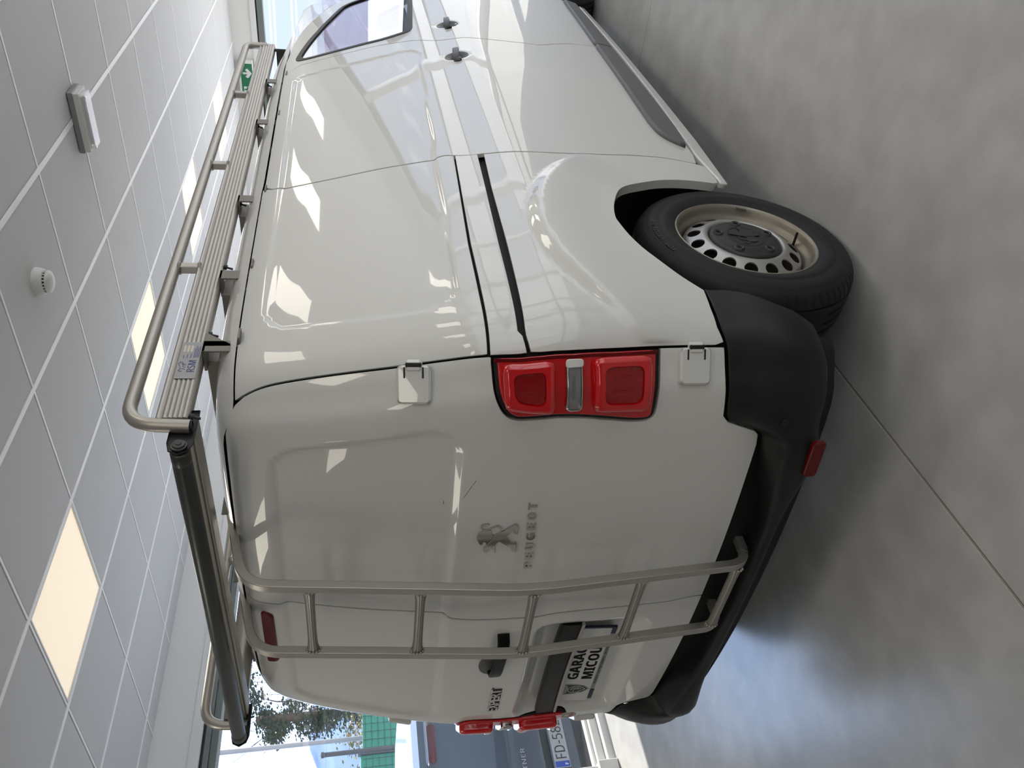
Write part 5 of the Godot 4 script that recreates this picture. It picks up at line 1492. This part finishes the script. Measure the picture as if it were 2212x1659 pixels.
func grey_van():
	var v := thing("parked_van", "dark grey van parked close outside the left window, rear end showing", "van", Vector3(-3.45, GROUND, -1.48))
	# rear faces +x; local x forward is -x
	var prof := square_profile(0.90, 0.78, 0.20, 6)
	var mb := MB.new(); var k := prof.size(); var base := 0
	var secs := [[0.0, 0.90, 0.64, 0.86], [-0.05, 0.925, 0.67, 0.87], [-0.14, 0.94, 0.69, 0.88], [-1.5, 0.945, 0.70, 0.89], [-2.9, 0.93, 0.69, 0.88], [-3.5, 0.90, 0.50, 0.74], [-4.3, 0.84, 0.40, 0.64]]
	for s in secs:
		for q in square_profile(s[1], s[2], 0.20, 6): mb.vert(Vector3(s[0], s[3] + q[0].y + 0.02, q[0].x), Vector3(0.1, q[1].y, q[1].x).normalized())
	for a in secs.size() - 1:
		for j in k:
			var j2 := (j + 1) % k
			mb.quad_i(a * k + j, a * k + j2, (a + 1) * k + j2, (a + 1) * k + j)
	var ring := []; for j in k: ring.append(mb.v[j])
	mb.face(ring, Vector3.RIGHT)
	put("body", mb.mesh(), "car_grey", v)
	put("tailgate_crease", box(Vector3(-0.03, 0.885, -0.86), Vector3(0.012, 0.915, 0.86), 0.01), "car_grey", v)
	put("recess_shade", box(Vector3(-0.02, 0.60, -0.84), Vector3(0.006, 0.655, 0.84), 0.004), "car_dark", v)  # dark strip laid on for the shade above the plate
	put("rear_bumper", box(Vector3(-0.20, 0.25, -0.92), Vector3(0.045, 0.60, 0.92), 0.04), "car_grey", v)
	put("bumper_skirt", box(Vector3(-0.20, 0.20, -0.90), Vector3(0.055, 0.44, 0.90), 0.03), "car_dark", v)
	var bl := put("high_brake_light", box(Vector3(-0.04, 1.40, -0.14), Vector3(0.045, 1.45, 0.14), 0.02), "red_dark", v)
	put("brake_light_trim", box(Vector3(-0.05, 1.445, -0.16), Vector3(0.04, 1.475, 0.16), 0.012), "chrome", bl)
	for sg in [-1.0, 1.0]:
		put("tail_light", box(Vector3(-0.10, 0.80, minf(0.80 * sg, 0.93 * sg)), Vector3(0.02, 1.32, maxf(0.80 * sg, 0.93 * sg)), 0.02), "red_dark", v)
	# reading frame: looking at the rear from inside the room, right is -z
	var f := Transform3D(Basis(Vector3(0, 0, -1), Vector3(0, 1, 0), Vector3(1, 0, 0)), Vector3(0.056, 0.492, 0.290))
	var pl := put("number_plate", plate(rrect(0, 0, 0.52, 0.11, 0.006), 0.004, f), "far_plate", v)
	put("plate_band", plate(rrect(0.004, 0.004, 0.044, 0.106, 0.004), 0.005, f), "plate_blue", pl)
	put_text("plate_lettering", "FD-582-KL", 0.076, 0.001, "print_black", pl, f * Transform3D(Basis.IDENTITY, Vector3(0.062, 0.017, 0.004)), 500, 0.41)
	put_text("plate_country", "F", 0.022, 0.001, "print_white", pl, f * Transform3D(Basis.IDENTITY, Vector3(0.018, 0.014, 0.005)), 600)
	put_text("lettering", "PARTNER", 0.030, 0.004, "post_grey", v, Transform3D(Basis(Vector3(0, 0, -1), Vector3(0, 1, 0), Vector3(1, 0, 0)), Vector3(0.002, 0.785, 0.36)), 500, 0.26)
	for sg in [-1.0, 1.0]:
		for x in [-0.75, -3.5]:
			put("wheel", lathe([[0.0, -0.1], [0.20, -0.1], [0.21, -0.08], [0.315, -0.10], [0.325, 0.0], [0.315, 0.10], [0.21, 0.08], [0.0, 0.08]], 32, Vector3.BACK, Vector3(x, 0.32, 0.80 * sg)), "tyre_rubber", v)

func second_car():
	var v := thing("parked_car", "pale car with a yellow stripe parked behind the grey van", "car", Vector3(-8.02, GROUND, -2.9))
	var mb := MB.new(); var secs := [[0.0, 0.70, 0.30, 0.75], [-0.25, 0.84, 0.40, 0.78], [-0.9, 0.88, 0.42, 0.80], [-3.2, 0.88, 0.42, 0.80], [-4.0, 0.80, 0.32, 0.70]]
	var k := 28
	for s in secs:
		for q in square_profile(s[1], s[2], 0.15, 6): mb.vert(Vector3(s[0], s[3] + q[0].y, q[0].x), Vector3(0.2, q[1].y, q[1].x).normalized())
	for a in secs.size() - 1:
		for j in k: mb.quad_i(a * k + j, a * k + (j + 1) % k, (a + 1) * k + (j + 1) % k, (a + 1) * k + j)
	var ring := []; for j in k: ring.append(mb.v[j])
	mb.face(ring, Vector3.RIGHT)
	put("body", mb.mesh(), "print_white", v)
	var gb := MB.new(); var s2 := [[-0.85, 0.74, 0.02, 1.16], [-1.35, 0.68, 0.18, 1.26], [-1.6, 0.64, 0.20, 1.28], [-2.9, 0.64, 0.20, 1.28], [-3.3, 0.70, 0.05, 1.18]]
	for s in s2:
		for q in square_profile(s[1], s[2], minf(0.12, s[2] * 0.9), 6): gb.vert(Vector3(s[0], s[3] + q[0].y - 0.05, q[0].x), Vector3(0.3, q[1].y, q[1].x).normalized())
	for a in s2.size() - 1:
		for j in k: gb.quad_i(a * k + j, a * k + (j + 1) % k, (a + 1) * k + (j + 1) % k, (a + 1) * k + j)
	put("cabin", gb.mesh(), "print_white", v)
	put("yellow_stripe", box(Vector3(-2.9, 1.425, 0.05), Vector3(-1.4, 1.440, 0.20), 0.004), "yellow_paint", v)
	for sg in [-1.0, 1.0]:
		for x in [-0.8, -3.2]:
			put("wheel", lathe([[0.0, -0.1], [0.20, -0.1], [0.305, -0.09], [0.31, 0.0], [0.305, 0.09], [0.20, 0.08], [0.0, 0.08]], 28, Vector3.BACK, Vector3(x, 0.31, 0.76 * sg)), "tyre_rubber", v)

func branch(mb: MB, p: Vector3, d: Vector3, ln: float, r: float, depth: int, rng: RandomNumberGenerator, tips: Array):
	var pts := [p]; var q := p; var dd := d
	var n := 4
	for k in n:
		dd = (dd + Vector3(rng.randf_range(-1, 1), rng.randf_range(-0.6, 0.9), rng.randf_range(-1, 1)) * 0.16).normalized()
		q += dd * ln / n; pts.append(q)
	var b := mb.v.size(); var sides := 5 if depth > 2 else 3
	for a in pts.size():
		var t: Vector3 = (pts[mini(a + 1, n)] - pts[maxi(a - 1, 0)]).normalized()
		var u := t.cross(Vector3(0.3, 0.2, 1.0)).normalized(); var w := t.cross(u)
		var rr := r * lerpf(1.0, 0.55, float(a) / n)
		for j in sides:
			var an := TAU * j / sides
			var o := u * cos(an) + w * sin(an)
			mb.vert(pts[a] + o * rr, o)
	for a in n:
		for j in sides: mb.quad_i(b + a * sides + j, b + a * sides + (j + 1) % sides, b + (a + 1) * sides + (j + 1) % sides, b + (a + 1) * sides + j)
	if depth == 0: tips.append(q); return
	for k in (3 if depth > 1 else 4):
		var at: Vector3 = pts[rng.randi_range(2, n)]
		var nd := (dd + Vector3(rng.randf_range(-1, 1), rng.randf_range(-0.5, 0.8), rng.randf_range(-1, 1)) * 0.85).normalized()
		branch(mb, at, nd, ln * rng.randf_range(0.55, 0.8), r * 0.5, depth - 1, rng, tips)

func bare_tree(at: Vector3, h: float, sd: int, label: String):
	var t := thing("bare_tree", label, "tree", at, "bare trees behind the fence")
	var rng := RandomNumberGenerator.new(); rng.seed = sd
	put("trunk", tube([Vector3.ZERO, Vector3(0.05, h * 0.22, 0.03), Vector3(0.0, h * 0.42, 0.0)], 0.075, 10, 0.3), "bark", t)
	var mb := MB.new(); var tips := []
	for k in 6: branch(mb, Vector3(0, h * lerpf(0.25, 0.42, k / 5.0), 0), Vector3(rng.randf_range(-0.8, 0.8), 1.0, rng.randf_range(-0.8, 0.8)).normalized(), h * 0.30, 0.038, 4, rng, tips)
	var b := put("branches", mb.mesh(), "bark", t); b.set_meta("kind", "stuff")

func leaf_cloud(nm: String, par: Node3D, spots: Array, count: int, size: float, m: String, rng: RandomNumberGenerator):
	var mb := MB.new()
	for k in count:
		var s: Array = spots[rng.randi_range(0, spots.size() - 1)]
		var d := Vector3(rng.randfn(), rng.randfn(), rng.randfn()) * 0.45
		var c: Vector3 = s[0] + d * s[1]
		var n := Vector3(rng.randfn(), rng.randfn() + 0.4, rng.randfn()).normalized()
		var u := n.cross(Vector3(0.2, 0.9, 0.4)).normalized(); var w := n.cross(u)
		var z := size * rng.randf_range(0.6, 1.3)
		mb.face([c - u * z, c - w * z * 0.5, c + u * z, c + w * z * 0.5], n)
	var o := put(nm, mb.mesh(), m, par); o.set_meta("kind", "stuff")

func ivy_tree(at: Vector3, h: float, sd: int, label: String):
	var t := thing("ivy_tree", label, "tree", at)
	var rng := RandomNumberGenerator.new(); rng.seed = sd
	put("trunk", tube([Vector3.ZERO, Vector3(0, h, 0)], 0.10, 10), "bark", t)
	var sp := []
	for k in 12: sp.append([Vector3(rng.randf_range(-0.2, 0.2), h * (0.4 + 0.6 * k / 12.0), rng.randf_range(-0.25, 0.25)), 0.42 - 0.014 * k])
	for k in 5: sp.append([Vector3(0.0, h * (0.9 + 0.06 * k), 0.4 - 0.5 * k), 0.28])
	leaf_cloud("leaves", t, sp, 5200, 0.055, "leaf_dark", rng)

func hedge(at: Vector3, sd: int, label: String):
	var t := thing("hedge", label, "hedge", at)
	var rng := RandomNumberGenerator.new(); rng.seed = sd
	var sp := []; var sp2 := []
	for k in 40:
		var p := Vector3(rng.randf_range(-0.6, 0.4), rng.randf_range(0.7, 2.05 if k % 3 else 2.5), rng.randf_range(-5.0, 4.0))
		sp.append([p, 0.5]); if k % 2: sp2.append([p + Vector3(0.25, 0.1, 0), 0.42])
	leaf_cloud("leaves", t, sp, 9000, 0.045, "leaf_light", rng)
	leaf_cloud("blossom", t, sp2, 4500, 0.035, "blossom", rng)

func hill(nm: String, at: Vector3, h: float, spread: float, sd: int, label: String) -> Node3D:
	var o := MeshInstance3D.new(); o.name = numbered(self, "hills"); add_child(o, true)
	o.set_meta("kind", "structure"); o.set_meta("label", label)
	var n := FastNoiseLite.new(); n.seed = sd; n.frequency = 0.02; n.fractal_octaves = 4
	var mb := MB.new(); var k := 61
	var ht := func(x: float, z: float) -> float:
		var r := Vector2(x - at.x, (z - at.z)).length() / spread
		return GROUND - 0.5 + maxf(0.0, 1.0 - r * r) * (h + 0.35 * h * n.get_noise_2d(x, z)) + 0.06 * h * n.get_noise_2d(x * 4.0, z * 4.0)
	for a in k:
		for b in k:
			var x := at.x + (a - 30) / 30.0 * spread; var z := at.z + (b - 30) / 30.0 * spread
			var e := spread / 60.0
			mb.vert(Vector3(x, ht.call(x, z), z), Vector3(ht.call(x - e, z) - ht.call(x + e, z), 2 * e, ht.call(x, z - e) - ht.call(x, z + e)).normalized())
	for a in k - 1:
		for b in k - 1: mb.quad_i(a * k + b, (a + 1) * k + b, (a + 1) * k + b + 1, a * k + b + 1)
	o.mesh = mb.mesh(); o.material_override = M[nm]
	return o
